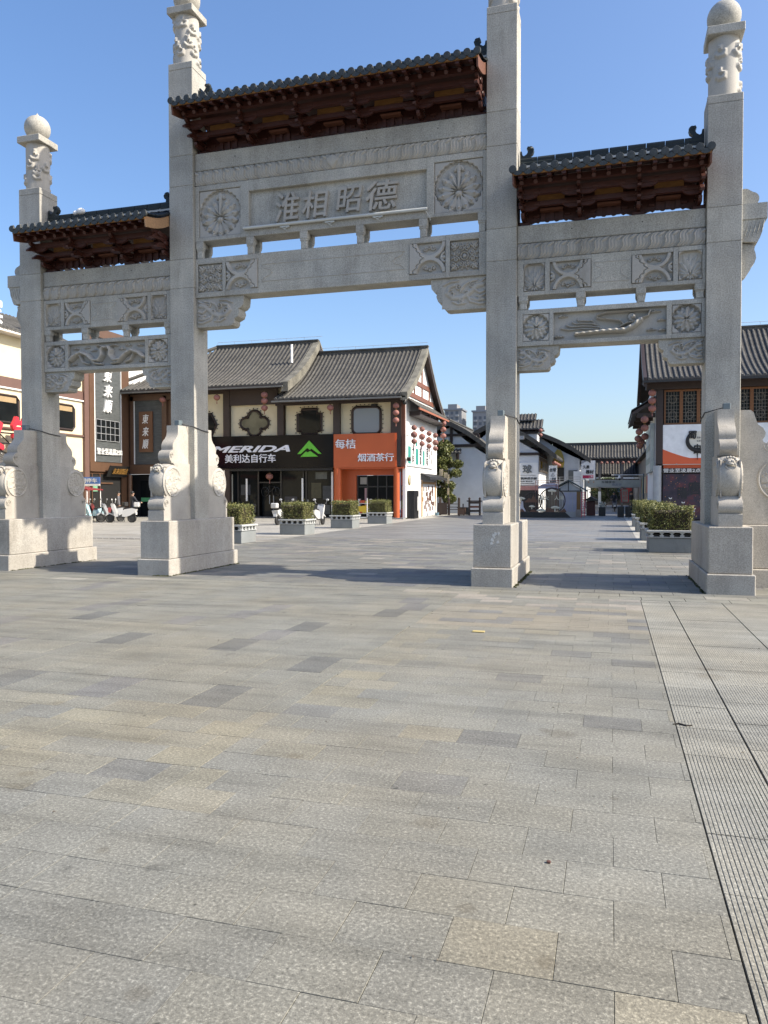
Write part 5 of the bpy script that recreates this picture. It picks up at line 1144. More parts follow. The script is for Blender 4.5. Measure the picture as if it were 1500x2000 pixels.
# ---------------------------------------------------------------- street behind: white gable houses, gallery, towers
def gable_house(bd, x0, x1, y0, y1, za, xa, zl, zr, xl, xr, wall_mat, tile=None, depth=None, wall_z0=0):
    """gable facing the camera: apex (xa,za), eaves (xl,zl) and (xr,zr), front at y0"""
    yb = y1
    m = MB(); f = lambda x: (zl+(za-zl)*(x-xl)/(xa-xl)) if x < xa else (zr+(za-zr)*(xr-x)/(xr-xa))
    g_ = lambda x: f(x)-.30-.10*math.sin(PI*min(1,max(0,(x-xl)/(xa-xl) if x < xa else (xr-x)/(xr-xa))))*abs(za-zr)*.9
    pts = [(x0,wall_z0),(x1,wall_z0)]+[(x, g_(x)) for x in np.linspace(x1, x0, 13)]
    m.prism(pts, 'y', y0+.4, yb); part('wall', m, wall_mat, bd)
    pl = slope(bd, 'y', y0, yb, xa, za, xl, zl, .30, .085, tile or TILE_D, curve=-.10); pr2 = slope(bd, 'y', y0, yb, xa, za, xr, zr, .30, .085, tile or TILE_D, curve=-.10)
    verge(bd, 'y', y0+.05, pl, pr2, .3, .30, TILE); ridge_bar(bd, 'y', y0, yb, xa, za-.1, mat=tile or TILE_D); return pl, pr2
bF = thing('white_house', 'white gabled house with black beams behind the wooden fence', 'building', (-6, 47, 0))
gable_house(bF, -11, -3.4, 46.7, 58, 7.35, -7.3, 4.7, 4.35, -11.4, -3.1, WHITE2)
m = MB(); m.box(-10.9,-3.9,46.98,47.15,5.32,5.55); m.box(-10.0,-4.9,46.98,47.15,6.2,6.4); m.box(-7.2,-6.98,46.97,47.16,5.5,7.0); m.box(-5.0,-4.8,46.97,47.16,5.5,6.3); part('beam', m, DKWOOD, bF)
slope(bF, 'x', -8.2, -6.25, 47.1, 5.15, 46.3, 4.85, .28, .07, TILE_D, nseg=3); wbox('hood_post', bF, (-6.6,-6.45,46.5,47,4.0,4.8), DKWOOD)
bG = thing('billiard_house', 'white gabled house with a billiard sign beyond the second pillar from the right', 'building', (-2, 50, 0))
gable_house(bG, -7.2, -.42, 49.6, 63, 7.55, -3.9, 4.7, 4.62, -8.2, 1.05, WHITE2)
m = MB(); m.box(-6.5,-.42,49.9,50.05,4.72,4.95); m.box(-.44,-.36,49.95,63,4.7,4.95); part('beam', m, DKWOOD, bG)
wbox('side_panel', bG, (-.42,-.35,50.2,59,3.4,4.6), plain('tan_frames', (.36,.28,.2)))
for y in (50.4,52.6,54.8,57.0):
    win = wbox('window', bG, (-.36,-.31,y,y+1.9,3.45,4.35), plain('tan_window_frame', (.42,.33,.24))); wbox('pane', win, (-.31,-.30,y+.15,y+1.75,3.55,4.28), GLASS)
wbox('gutter', bG, (.9,1.06,49.7,63,4.42,4.52), BLACKM)
s = thing('billiard_sign', 'white wall sign with one large grey character and small black lines', 'sign', (-1.2,49.9,2.3)); wbox('board', s, (-3.0,-.46,49.9,49.97,2.3,4.12), PRINT)
lettering('lettering', '球', (-1.70,-.95,3.24,3.94), 49.9, plain('grey_letter', (.16,.17,.17)), s, off=.035, ext=.05); wbox('rule', s, (-2.6,-.65,49.88,49.9,3.06,3.1), STEEL)
lettering('lettering', '台球棋牌俱乐部', (-2.4,-.55,2.72,2.92), 49.9, BLACK, s, off=.02, ext=.02); lettering('lettering', '欢迎光临 营业中', (-2.3,-.9,2.54,2.64), 49.9, BLACK, s, off=.01, ext=.02); wbox('rule', s, (-2.3,-.7,49.88,49.9,2.40,2.44), BLACK)
s = thing('upright_sign', 'upright white billiard sign standing out from the white house', 'sign', (.7,50,2.4)); wbox('board', s, (.40,1.05,50.0,50.15,2.3,3.86), PRINT)
lettering('lettering', '台球', (.47,.98,3.35,3.66), 50.0, BLACK, s, off=.02, ext=.02); m = MB(); m.tube([(.58,49.99,3.0),(.88,49.99,3.0),(.73,49.99,3.25)], .018, 4, closed=True, up=(0,1,0)); part('emblem', m, BLACK, s)
lettering('lettering', '一杆清\n新体验', (.5,.97,2.45,2.88), 50.0, BLACK, s, off=.01, ext=.02)
wbox('dim_front', bG, (-3.3,-.45,49.85,49.98,0,1.85), BLACK); wbox('pink_band', bG, (-3.3,-.45,49.82,49.98,1.86,2.2), plain('dusty_pink', (.34,.17,.16)))
wbox('lookout_wall', bG, (-2.4,-.82,53,55,5.6,6.72), WHITE); wbox('lookout_beam', bG, (-2.5,-.72,52.9,55.1,6.72,6.9), DKWOOD)
for x in (-2.3,-1.65,-1.0): wbox('lookout_post', bG, (x,x+.14,53.0,53.2,6.9,7.2), DKWOOD)
slope(bG, 'x', -2.7, -.35, 53.9, 8.0, 52.6, 7.15, .28, .07, TILE_D, nseg=4); slope(bG, 'x', -2.7, -.95, 54.3, 8.55, 53.4, 7.95, .28, .07, TILE_D, nseg=4); wbox('lookout_eave', bG, (-2.7,-.35,52.6,55,7.02,7.14), DKWOOD); wbox('cooler', bG, (-2.0,-1.55,49.4,49.55,6.0,6.3), STEEL)
bH = thing('ochre_mural_house', 'white gabled house with an ochre painted patch and dark balcony', 'building', (1, 58, 0))
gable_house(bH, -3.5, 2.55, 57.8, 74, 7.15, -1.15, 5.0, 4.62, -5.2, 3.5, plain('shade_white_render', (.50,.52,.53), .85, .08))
m = MB(); m.prism([(.15,3.9),(1.05,3.8),(1.18,4.4),(1.1,5.0),(.9,5.5),(.55,5.65),(.3,5.3),(.2,4.7)], 'y', 58.14, 58.19); part('mural_patch', m, plain('ochre_paint', (.42,.30,.05)), bH)
wbox('door', bH, (.45,1.15,58.1,58.19,2.7,3.95), BLACK); wbox('door', bH, (1.55,2.35,58.1,58.19,2.5,3.7), plain('grey_door', (.12,.13,.13))); wbox('balcony', bH, (-1,2.6,57.3,58.2,2.1,2.35), WHITE2)
m = MB()
for z in (2.65,2.85,3.05): m.box(-1,2.6,57.35,57.39,z,z+.04)
for x in np.arange(-1,2.7,.6): m.box(x,x+.05,57.34,57.40,2.35,3.08)
part('railing', m, STEEL, bH); wbox('lower_wall', bH, (2.0,2.9,57.9,58.5,0,3.6), WHITE2); wbox('shop_dark', bH, (-3.4,2.0,58.1,58.19,0,2.1), plain('dim_shopfront', (.10,.10,.10), .4))
s = thing('light_box_sign', 'square white lightbox sign with black characters and a red strip', 'sign', (3.3,57.9,2.8)); wbox('board', s, (2.70,3.92,57.75,58.0,2.82,4.55), PRINT); wbox('edge', s, (3.93,4.0,57.75,58.0,2.82,4.55), BLACK)
lettering('lettering', '久鼎', (2.83,3.4,3.82,4.13), 57.75, BLACK, s, off=.03, ext=.02); lettering('lettering', '器材', (3.1,3.78,3.35,3.72), 57.75, BLACK, s, off=.03, ext=.02)
wbox('print', s, (2.83,3.75,57.735,57.75,2.96,3.22), plain('crimson_strip', (.45,.02,.08))); lettering('lettering', '二楼', (3.35,3.7,3.0,3.18), 57.735, PRINT, s, off=.01, ext=.01); m = MB(); m.prism([(2.71,4.25),(3.3,4.54),(2.71,4.54)], 'y', 57.738, 57.75); part('print', m, plain('grey_corner', (.3,.31,.33)), s)
bI = thing('roofed_gallery', 'covered gallery with two grey tiled roofs spanning the far end of the street', 'building', (5, 73, 0))
slope(bI, 'x', -1, 13, 74, 6.95, 71.6, 5.38, .31, .09, TILE, nseg=4); ridge_bar(bI, 'x', -1, 13, 74, 6.85, mat=TILE_D); slope(bI, 'x', 3.6, 13, 77, 5.15, 75, 3.72, .29, .08, TILE, nseg=4); ridge_bar(bI, 'x', 3.6, 13, 77, 5.08, mat=TILE_D)
wbox('eave_beam', bI, (-1,13,71.8,72.1,5.0,5.32), DKWOOD); wbox('lower_beam', bI, (3.6,13,75.1,75.3,3.4,3.7), DKWOOD)
for x in (4.0, 6.3, 8.8, 11): wbox('post', bI, (x,x+.24,72,72.3,0,5.1), plain('grey_post', (.16,.15,.14)))
wbox('bridge_rail', bI, (3.0,12.5,72.3,72.4,3.0,3.12), DKWOOD); wbox('bridge_deck', bI, (3.0,12.5,72.2,76,2.2,2.4), plain('pale_deck', (.35,.35,.34))); wbox('bridge_glass', bI, (3.2,12.5,72.5,72.53,2.4,3.0), CURT)
s = thing('street_banner', 'long pale banner with dark brush writing across the street', 'banner', (5.3,50,2.1)); wbox('sheet', s, (3.25,7.45,50.0,50.05,2.12,2.66), plain('banner_cloth', (.36,.38,.35), .8, .2, 1.5))
lettering('lettering', '东城夜市', (4.55,5.6,2.40,2.58), 49.995, BLACK, s, off=.01, ext=.004); lettering('lettering', '欢迎您', (5.35,6.1,2.2,2.38), 49.995, plain('blue_ink', (.06,.09,.2)), s, ext=.004)
for x in (3.55, 3.95): m = MB(); m.prism(arc(x, 2.5, .06, 0, 6, 8), 'y', 49.99, 49.999); part('emblem', m, plain('tan_emblem', (.4,.2,.1)), s)
for x in (3.2, 7.45): wbox('post', s, (x,x+.1,50.0,50.1,0,2.8), STEEL)
s = thing('camera_mast', 'thin white arm with a round street camera above the banner', 'camera', (7.75,50,0)); m = MB(); m.cyl((7.75,50,0),(7.75,50,3.15),.06,n=8); part('pole', m, plain('dark_blue_pole', (.05,.09,.12)), s); m = MB(); m.cyl((7.75,50,3.05),(5.3,50,3.05),.035,n=6); part('arm', m, PRINT, s)
m = MB(); m.sphere((5.92,50,2.82), .13, 10, 7); m.cyl((5.92,50,2.86),(5.92,50,3.04),.11,.05,8); part('head', m, PRINT, s); m = MB(); m.sphere((5.92,49.96,2.74), .10, 10, 7); part('lens', m, BLACK, s)
def tower(name, label, x0, x1, y, z, wdt):
    t = thing(name, label, 'building', ((x0+x1)/2, y, 0)); cm = plain('tower_concrete', (.24,.245,.25), .8, .1); wm = plain('tower_glass', (.10,.115,.135), .4)
    wbox('wall', t, (x0,x1,y,y+wdt,0,z), cm); wbox('roof', t, (x0-.6,x1+.6,y-.6,y+wdt,z,z+.8), plain('tower_roof', (.2,.22,.25))); wbox('roof_house', t, (x0+1.5,x1-3,y+2,y+wdt-2,z+.8,z+3.4), cm)
    nf = int(z/3.1); wmsh = MB(); wmsh.box(0,1.5,-.12,.02,0,1.7); wmsh = wmsh.mesh('window', wm); bal = MB(); bal.box(0,1.9,-.9,0,0,1.0); bal = bal.mesh('balcony', plain('balcony_white', (.30,.31,.32)))
    for f in range(nf-6, nf):
        for i in range(int((x1-x0)/2.7)):
            part('window', wmsh, None, t, at=(x0+.7+2.7*i, y, f*3.1+1.1))
            if i % 2 == 0: part('balcony', bal, None, t, at=(x0+.5+2.7*i, y, f*3.1))
    return t
tower('apartment_tower', 'tall grey apartment tower far behind the corner gable', -82, -72.5, 400, 47, 14)
tower('apartment_tower', 'dark grey apartment tower far behind the white house roof', -66.5, -57, 400, 45.6, 14)
b = MB()
rs = random.Random(8)
for q in range(40):
    x = -140+q*7.2+rs.random()*3; h_ = rs.uniform(4, 9); b.box(x, x+rs.uniform(5,8), 150+rs.random()*30, 190, 0, h_)
tag(part('far_houses', b, plain('far_house_grey', (.25,.27,.29), .9, .1)), 'low grey row of distant houses closing off the street', 'building', kind='structure')

# ---------------------------------------------------------------- lanterns
lm = MB(); prof = [(.02,-.17),(.10,-.165),(.16,-.13),(.20,-.07),(.213,0),(.20,.07),(.16,.13),(.10,.165),(.02,.17)]; lm.lathe(prof, (0,0,0), 16)
for i, v in enumerate(lm.v):
    k = 1+.025*(1 if (i % 16) % 2 else -1); lm.v[i] = (v[0]*k, v[1]*k, v[2])
LB = lm.mesh('body', LANT, 60); lm2 = MB(); lm2.v, lm2.f, lm2.m = lm.v, lm.f, lm.m; LB2 = lm2.mesh('body', LANTD, 60)
cm_ = MB(); cm_.cyl((0,0,.155),(0,0,.20),.075,n=10); LC = cm_.mesh('cap', GOLDT); cm_ = MB(); cm_.cyl((0,0,-.20),(0,0,-.155),.075,n=10); LC2 = cm_.mesh('base_ring', GOLDT)
tm_ = MB(); tm_.cyl((0,0,-.2),(0,0,-.42),.02,.03,6); LT = tm_.mesh('tassel', LANT); hm_ = MB(); hm_.cyl((0,0,.19),(0,0,.34),.008,n=4); LH = hm_.mesh('cord', BLACKM)
def lantern(x, y, z, label, group, s=1.0, dusty=False, tassel=True):
    t = thing('lantern', label, 'lantern', (x,y,z), group); t.scale = (s,s,s)
    for nm, me in (('body', LB2 if dusty else LB), ('cap', LC), ('base_ring', LC2), ('cord', LH)) + ((('tassel', LT),) if tassel else ()):
        o = bpy.data.objects.new(nm, me); COL.objects.link(o); o.parent = t
    return t
pos = ('topmost', 'middle', 'lowest')
lantern(-19.66,31.5,7.93,'faded lantern under the eave left of the four lobed window','lanterns under the shop eaves')
for i, z in enumerate((7.98,7.58,7.13)): lantern(-16.24,31.5,z,'%s faded lantern of the string beside the step between the roofs' % pos[i],'lanterns under the shop eaves',tassel=i==2)
lantern(-11.71,31.5,7.01,'single faded lantern beside the stepped cross window','lanterns under the shop eaves')
for i, z in enumerate((7.0,6.57,6.11)): lantern(-7.45,31.6,z,'%s faded lantern of the string at the corner of the gable shop' % pos[i],'lanterns under the shop eaves',.9,False,i==2)
for j, (y, zs) in enumerate(((32.4,(5.69,5.26,4.84)),(34.5,(5.76,5.28,4.82)),(36.5,(5.63,5.2,4.78)),(38.46,(5.64,5.14,4.73)))):
    for i, z in enumerate(zs): lantern(-6.5,y,z,'%s dusty lantern of the %s string before the gable wall poster' % (pos[i], ('nearest','second nearest','third nearest','farthest')[j]),'lanterns hung before the gable wall',(.85,1.0,.85)[i],True,i==2)
for i, z in enumerate((6.68,6.23,5.76)): lantern(-6.4,40.65,z,'%s faded lantern at the far end of the gable wall' % pos[i],'lanterns hung before the gable wall',1,False,i==2)
for i, z in enumerate((7.42,6.96,6.51)): lantern(7.54,33.2,z,'%s faded lantern at the corner post of the skewer restaurant' % pos[i],'lanterns beside the skewer restaurant',1.05,False,i==2)
for i, (x, z) in enumerate(((7.12,5.87),(7.15,5.42),(6.87,5.25),(7.21,5.0),(6.84,4.92),(7.04,4.77),(6.99,4.56))):
    lantern(x, 33.0+.55*i, z,'dusty lantern %s in the cluster beside the skewer restaurant' % ('at the top','second from the top','third from the top','in the very middle','third from the bottom','second from the bottom','at the bottom')[i],'lantern cluster beside the skewer restaurant',1.05,True,False)
for i in range(4): lantern(.78, 50.6+2.2*i, 4.12,'%s pink lantern in the row under the billiard house eave' % ('nearest','second','third','farthest')[i],'lanterns of the billiard house',.85,False,False)
for i, z in enumerate((6.95,6.55)): lantern(-.5,52.6,z,'%s small lantern hung from the rooftop lookout' % ('upper','lower')[i],'lanterns of the billiard house',.8,False,False)
lantern(-23.85,31.7,7.95,'small faded lantern on the brown restaurant front beside the pillar','lanterns under the shop eaves')
lantern(-16.55,32.9,2.75,'wide faded lantern over the bicycle shop door','lanterns under the shop eaves',1.15)
lantern(-26.6,13.0,10.0,'pink lantern hanging under the cream building eave at the picture edge','lanterns under the shop eaves',1.4)
for i in range(8): lantern(4.3+.55*i,71.5,4.85,'dark red lantern, %s from the left in the row under the far gallery eave' % ('first','second','third','fourth','fifth','sixth','seventh','eighth')[i],'lanterns of the far gallery',.8,True,False)

# ---------------------------------------------------------------- planters and hedges
LEAF = NT('boxwood_leaf'); lf = LEAF.n('ShaderNodeNewGeometry').outputs['Random Per Island']
LEAFM = LEAF.done(LEAF.ramp(lf, [(0, (.045,.06,.014)), (.35, (.10,.115,.03)), (.7, (.19,.195,.055)), (1, (.38,.35,.15))]), .5, Specular_IOR_Level=.35)
TWIG = plain('hedge_twig', (.045,.032,.02), .9)
pl = thing('planter', 'x', 'planter', (0,0,0), 'stone planters along the street')
m = MB(); m.cbox(0,1.05,0,1.05,0,.40,.012); part('base', m, PLANT_ST, pl)
m = MB(); m.cbox(-.03,1.08,-.03,1.08,.405,.43,.006); m.cbox(-.05,1.10,-.05,1.10,.545,.605,.008); part('rim', m, RIM_ST, pl)
bal = MB(); bal.prism([(-.035,.43),(.035,.43),(.055,.46),(.015,.49),(.065,.545),(-.065,.545),(-.015,.49),(-.055,.46)], 'y', -.015, .05); bal = bal.mesh('baluster', RIM_ST)
for f, (bx, by) in enumerate(((0,0),(1.05,0),(1.05,1.05),(0,1.05))):
    for k in range(5):
        a = .065+.23*k; ox, oy = ((bx+a, 0), (1.05, a), (1.05-a, 1.05), (0, 1.05-a))[f]; o_ = part('baluster', bal, None, pl, at=(ox, oy, 0)); o_.rotation_euler = (0,0,f*PI/2)
m = MB(); m.box(.06,.99,.06,.99,.40,.50); part('soil', m, JOINT, pl)
def hedge_mesh(seed):
    rs = np.random.RandomState(seed); N = 7000; hx, hz = .50, .64
    # points near the surface of a clipped block, a little uneven
    face = rs.choice(5, N, p=[.2,.2,.2,.2,.2]); u, v = rs.rand(N)*2-1, rs.rand(N); dp = np.abs(rs.randn(N))*.05; dp[rs.rand(N) < .05] *= -1.1
    P = np.zeros((N,3)); s1 = np.where(face % 2 == 0, 1, -1)
    sd_ = face < 2; P[sd_] = np.c_[s1[sd_]*(hx-dp[sd_]), u[sd_]*hx, v[sd_]*hz]; sd_ = (face == 2) | (face == 3); P[sd_] = np.c_[u[sd_]*hx, s1[sd_]*(hx-dp[sd_]), v[sd_]*hz]
    sd_ = face == 4; P[sd_] = np.c_[u[sd_]*hx, (v[sd_]*2-1)*hx, hz-dp[sd_]]
    bump = .035*(np.sin(P[:,0]*9+seed)+np.sin(P[:,1]*11+2*seed)+np.sin(P[:,2]*13)); r_ = np.maximum(np.abs(P[:,0]), np.abs(P[:,1])); P[:,0] *= 1+bump*.7; P[:,1] *= 1+bump*.7; P[:,2] *= 1+bump*.6
    cr = np.clip((np.abs(P[:,0])-.40)/.1, 0, 1)*np.clip((np.abs(P[:,1])-.40)/.1, 0, 1); P[:,2] -= .05*cr*(P[:,2] > .5)
    n1 = rs.randn(N,3); n1 /= np.linalg.norm(n1, axis=1)[:,None]; n2 = np.cross(n1, rs.randn(N,3)); n2 /= np.linalg.norm(n2, axis=1)[:,None]
    L = (rs.rand(N)*.012+.016)[:,None]; V = np.stack([P-n1*L, P+n2*L*.55, P+n1*L, P-n2*L*.55], 1).reshape(-1,3)+np.array([.525,.525,.60])
    m = MB(); m.add([tuple(q) for q in V.tolist()], [(4*i,4*i+1,4*i+2,4*i+3) for i in range(N)]); return m.mesh('foliage', LEAFM)
core = MB(); core.cbox(.09,.96,.09,.96,.5,1.12,.06); core = core.mesh('stems', TWIG)
HM = [hedge_mesh(1), hedge_mesh(2), hedge_mesh(5)]
spots = [(-7.07,8.0,'planter nearest the gateway on the left, half behind the pillar','hedge nearest the gateway on the left, half behind the pillar'),
 (-7.09,13.35,'planter in front of the bicycle shop door','hedge in front of the bicycle shop door with white mopeds behind'),(-7.06,18.95,'planter before the left column of the orange shop','hedge before the left column of the orange shop'),
 (-7.03,24.45,'planter beside the orange corner column','hedge beside the orange corner column'),
 (6.24,7.7,'large nearest planter by the rightmost gateway pillar','hedge in the nearest planter by the rightmost gateway pillar'),(6.24,13.1,'second planter in the row along the right, counting from the gateway','hedge second in the row along the right, counting from the gateway'),
 (6.26,19.0,'third planter in the row along the right, counting from the gateway','hedge third in the row along the right, counting from the gateway'),(6.27,24.3,'farthest planter of the row along the right','hedge farthest in the row along the right')]
for i, (x, y, a, b_) in enumerate(spots):
    lab = 'grey stone %s' % a
    if i == 0: pl.location = (x,y,0); pl['label'] = lab; WP[pl.name] = Vector((x,y,0)); o = pl
    else: o = dup(pl, (x,y,0), None, lab)
    h = thing('hedge', 'clipped green %s' % b_, 'hedge', (x,y,.5), 'clipped hedges in the planters')
    for nm, me in (('foliage', HM[i % 3]), ('stems', core)):
        q = bpy.data.objects.new(nm, me); COL.objects.link(q); q.parent = h; q.location = (0,0,-.5)
    if i >= 4: o.scale = (1.12 if i == 4 else 1.0, 1.25, 1); h.scale = (1.10 if i == 4 else 1.0, 1.22, 1)

# ---------------------------------------------------------------- trees
def tree(name, label, x, y, h, rx, z0, n, cols, seed, leaf=.07, group=None):
    t = thing(name, label, 'tree', (x,y,0), group); rs = np.random.RandomState(seed)
    m = MB(); m.tube([(x,y,0),(x+.05,y,h*.35),(x-.03,y+.05,h*.7),(x,y,h*.93)], [.11,.09,.06,.02], 7)
    for q in range(9):
        a = q*2.4; z = h*(.3+.06*q); l = rx*.75*(1-.06*q); m.tube([(x,y,z),(x+l*.5*math.cos(a),y+l*.5*math.sin(a),z+.25),(x+l*math.cos(a),y+l*math.sin(a),z+.7)], [.04,.028,.01], 5)
    part('trunk', m, TWIG, t)
    cl = [(rs.rand()*2*PI, rs.rand()**.6, rs.rand()) for _ in range(46)]; P = []
    for a, r_, u in cl:
        zz = z0+(h-z0)*u; w_ = rx*(math.sin(PI*min(1, .16+.84*u))**.75); c = np.array([x+w_*r_*math.cos(a), y+w_*r_*math.sin(a), zz]); k = int(n/46); g_ = rs.randn(k,3); g_ /= np.linalg.norm(g_, axis=1)[:,None]; P.append(c+g_*(rs.rand(k,1)**.4)*np.array([.42,.42,.34])*rx/1.3)
    P = np.concatenate(P); N = len(P); n1 = rs.randn(N,3); n1 /= np.linalg.norm(n1, axis=1)[:,None]; n2 = np.cross(n1, rs.randn(N,3)); n2 /= np.linalg.norm(n2, axis=1)[:,None]; L = (leaf*(.6+.8*rs.rand(N)))[:,None]
    V = np.stack([P-n1*L, P+n2*L*.5, P+n1*L, P-n2*L*.5], 1).reshape(-1,3); nn = NT(name+'_leaf'); f = nn.n('ShaderNodeNewGeometry').outputs['Random Per Island']
    m = MB(); m.add([tuple(q) for q in V.tolist()], [(4*i,4*i+1,4*i+2,4*i+3) for i in range(N)]); part('crown', m, nn.done(nn.ramp(f, [(0, cols[0]), (.6, cols[1]), (1, cols[2])]), .55), t)
tree('osmanthus_tree', 'dense green tree in the lane behind the white gable shop', -6.95, 43.6, 5.5, 1.35, .9, 26000, ((.05,.065,.016),(.12,.14,.035),(.24,.235,.07)), 3, .08)
tree('osmanthus_tree', 'small green tree standing far down the street below the banner', 4.7, 82, 3.6, 1.9, .8, 5000, ((.03,.05,.015),(.06,.09,.025),(.12,.15,.05)), 6, .1)

# ---------------------------------------------------------------- scooters
def scooter_parts(parent, body, trim, box=None, seat=BLACK):
    def wheel(x):
        m = MB(); m.tube([(x+.20*math.cos(2*PI*i/18), 0, .24+.20*math.sin(2*PI*i/18)) for i in range(18)], .055, 8, closed=True, up=(0,1,0)); w_ = part('wheel', m, BLACK, parent, smooth=50)
        m = MB(); m.lathe([(.03,-.04),(.16,-.03),(.17,0),(.16,.03),(.03,.04)], (x,0,.24), 12, 'y'); part('rim', m, BLACKM, w_)
    wheel(-.62); wheel(.58)
    m = MB(); m.prism([(-.30,.30),(-.36,.55),(-.48,.78),(-.52,1.0),(-.44,1.05),(-.36,.95),(-.24,.60),(-.16,.34)], 'y', -.17, .17); part('front_shield', m, body, parent)
    m = MB(); m.prism([(-.86,.42),(-.62,.56),(-.40,.44),(-.44,.40),(-.62,.49),(-.82,.38)], 'y', -.07, .07); part('fender', m, body, parent)
    m = MB(); m.tube([(-.62,.0,.24),(-.52,0,.66),(-.42,0,1.02)], .035, 7); part('fork', m, BLACK, parent)
    m = MB(); m.prism([(-.24,.28),(.16,.28),(.16,.34),(-.24,.34)], 'y', -.16, .16); part('footboard', m, BLACK, parent)
    m = MB(); m.prism([(.08,.34),(.10,.62),(.22,.74),(.62,.80),(.86,.74),(.80,.58),(.52,.40),(.30,.32)], 'y', -.17, .17); part('rear_body', m, body, parent)
    m = MB(); m.prism([(.14,.70),(.12,.78),(.30,.84),(.74,.86),(.80,.80),(.62,.78)], 'y', -.14, .14); part('seat', m, seat, parent)
    m = MB(); m.tube([(-.36,-.34,1.06),(-.42,-.12,1.08),(-.42,.12,1.08),(-.36,.34,1.06)], .02, 6); part('handlebar', m, BLACK, parent)
    m = MB(); m.sphere((-.52,0,.98), .09, 10, 7, (.7,1,.9)); part('headlight', m, trim, parent)
    for sy in (-1, 1):
        m = MB(); m.tube([(-.40,sy*.26,1.07),(-.40,sy*.33,1.24)], .008, 4); m.sphere((-.40,sy*.36,1.28), .075, 8, 6, (.4,1.2,.75)); part('mirror', m, trim, parent)
    m = MB(); m.tube([(.1,.10,.3),(.14,.16,.03)], .015, 5); m.tube([(.1,-.10,.3),(.14,-.16,.03)], .015, 5); part('stand', m, BLACK, parent)
    if box: m = MB(); m.cbox(.72,1.0,-.17,.17,.86,1.12,.04); part('top_box', m, box, parent)
    m = MB(); m.box(.80,.84,-.10,.10,.44,.58); part('number_plate', m, PRINT, parent)
SW = plain('scooter_white', (.50,.50,.49), .3, .04, Coat_Weight=.4); SB = plain('scooter_pale_blue', (.38,.55,.60), .3, .04, Coat_Weight=.4); SG = plain('scooter_grey', (.30,.31,.32), .35, .05); SR = plain('scooter_dark_red', (.16,.02,.02), .4, .05)
def scooter(x, y, rz, label, body, trim=SW, box=None):
    t = thing('scooter', label, 'scooter', (0,0,0), 'parked scooters'); scooter_parts(t, body, trim, box); t.location = (x,y,0); t.rotation_euler = (0,0,R(rz)); return t
scooter(-20.75,22.6,20,'white and grey scooter parked broadside before the restaurant', SW, SW, SW)
scooter(-22.0,23.4,62,'grey scooter parked behind the white one', SG, SG, BLACK)
scooter(-22.9,23.0,70,'pale blue scooter parked beside a red canopy cart', SB, SW)
scooter(-23.4,24.2,60,'dark scooter with red tail light behind the pale blue one', SR, SW)
scooter(-10.9,22.3,-95,'white scooter peeping out left of the hedge at the bicycle shop', SW, SW, SW); scooter(-8.95,22.2,-92,'white scooter peeping out right of the hedge at the bicycle shop', SW, SW)
scooter(5.6,56,-90,'dark scooter ridden down the far street', SG, BLACK)
s = thing('canopy_cart', 'small cart with a dark red canopy on a white pole behind the leftmost pillar', 'cart', (-24.3,23.5,0)); m = MB(); m.prism([(-25.3,1.86),(-24.3,2.02),(-23.1,1.86),(-23.1,1.80),(-25.3,1.80)], 'y', 22.8, 24.2); part('canopy', m, plain('maroon_canopy', (.20,.02,.025)), s)
m = MB()
for x, y in ((-23.2,22.9),(-25.2,22.9),(-23.2,24.1),(-25.2,24.1)): m.cyl((x,y,.1),(x,y,1.82),.025,n=6)
part('pole', m, PRINT, s); m = MB(); m.cbox(-25.2,-23.7,22.9,24.1,.35,.95,.04); part('body', m, SB, s); m = MB(); m.cbox(-24.6,-23.8,22.85,22.95,.95,1.2,.02); part('box', m, BLACK, s)
for x in (-25,-23.9):
    m = MB(); m.tube([(x+.2*math.cos(2*PI*i/14), 22.88, .22+.2*math.sin(2*PI*i/14)) for i in range(14)], .04, 6, closed=True, up=(0,1,0)); part('wheel', m, BLACK, s)
s = thing('street_sign', 'blue and white road sign on a pole behind the leftmost pillar', 'sign', (-25.3,26,0)); m = MB(); m.cyl((-25.9,26,0),(-25.9,26,2.7),.05,n=8); part('pole', m, PRINT, s); wbox('plate', s, (-26.5,-24.6,25.93,25.97,2.2,2.62), plain('sign_blue', (.06,.16,.45))); wbox('plate_edge', s, (-26.5,-24.6,25.925,25.965,2.08,2.2), PRINT); lettering('lettering', '文明停车', (-26.3,-24.8,2.28,2.54), 25.93, PRINT, s, off=.015, ext=.01)

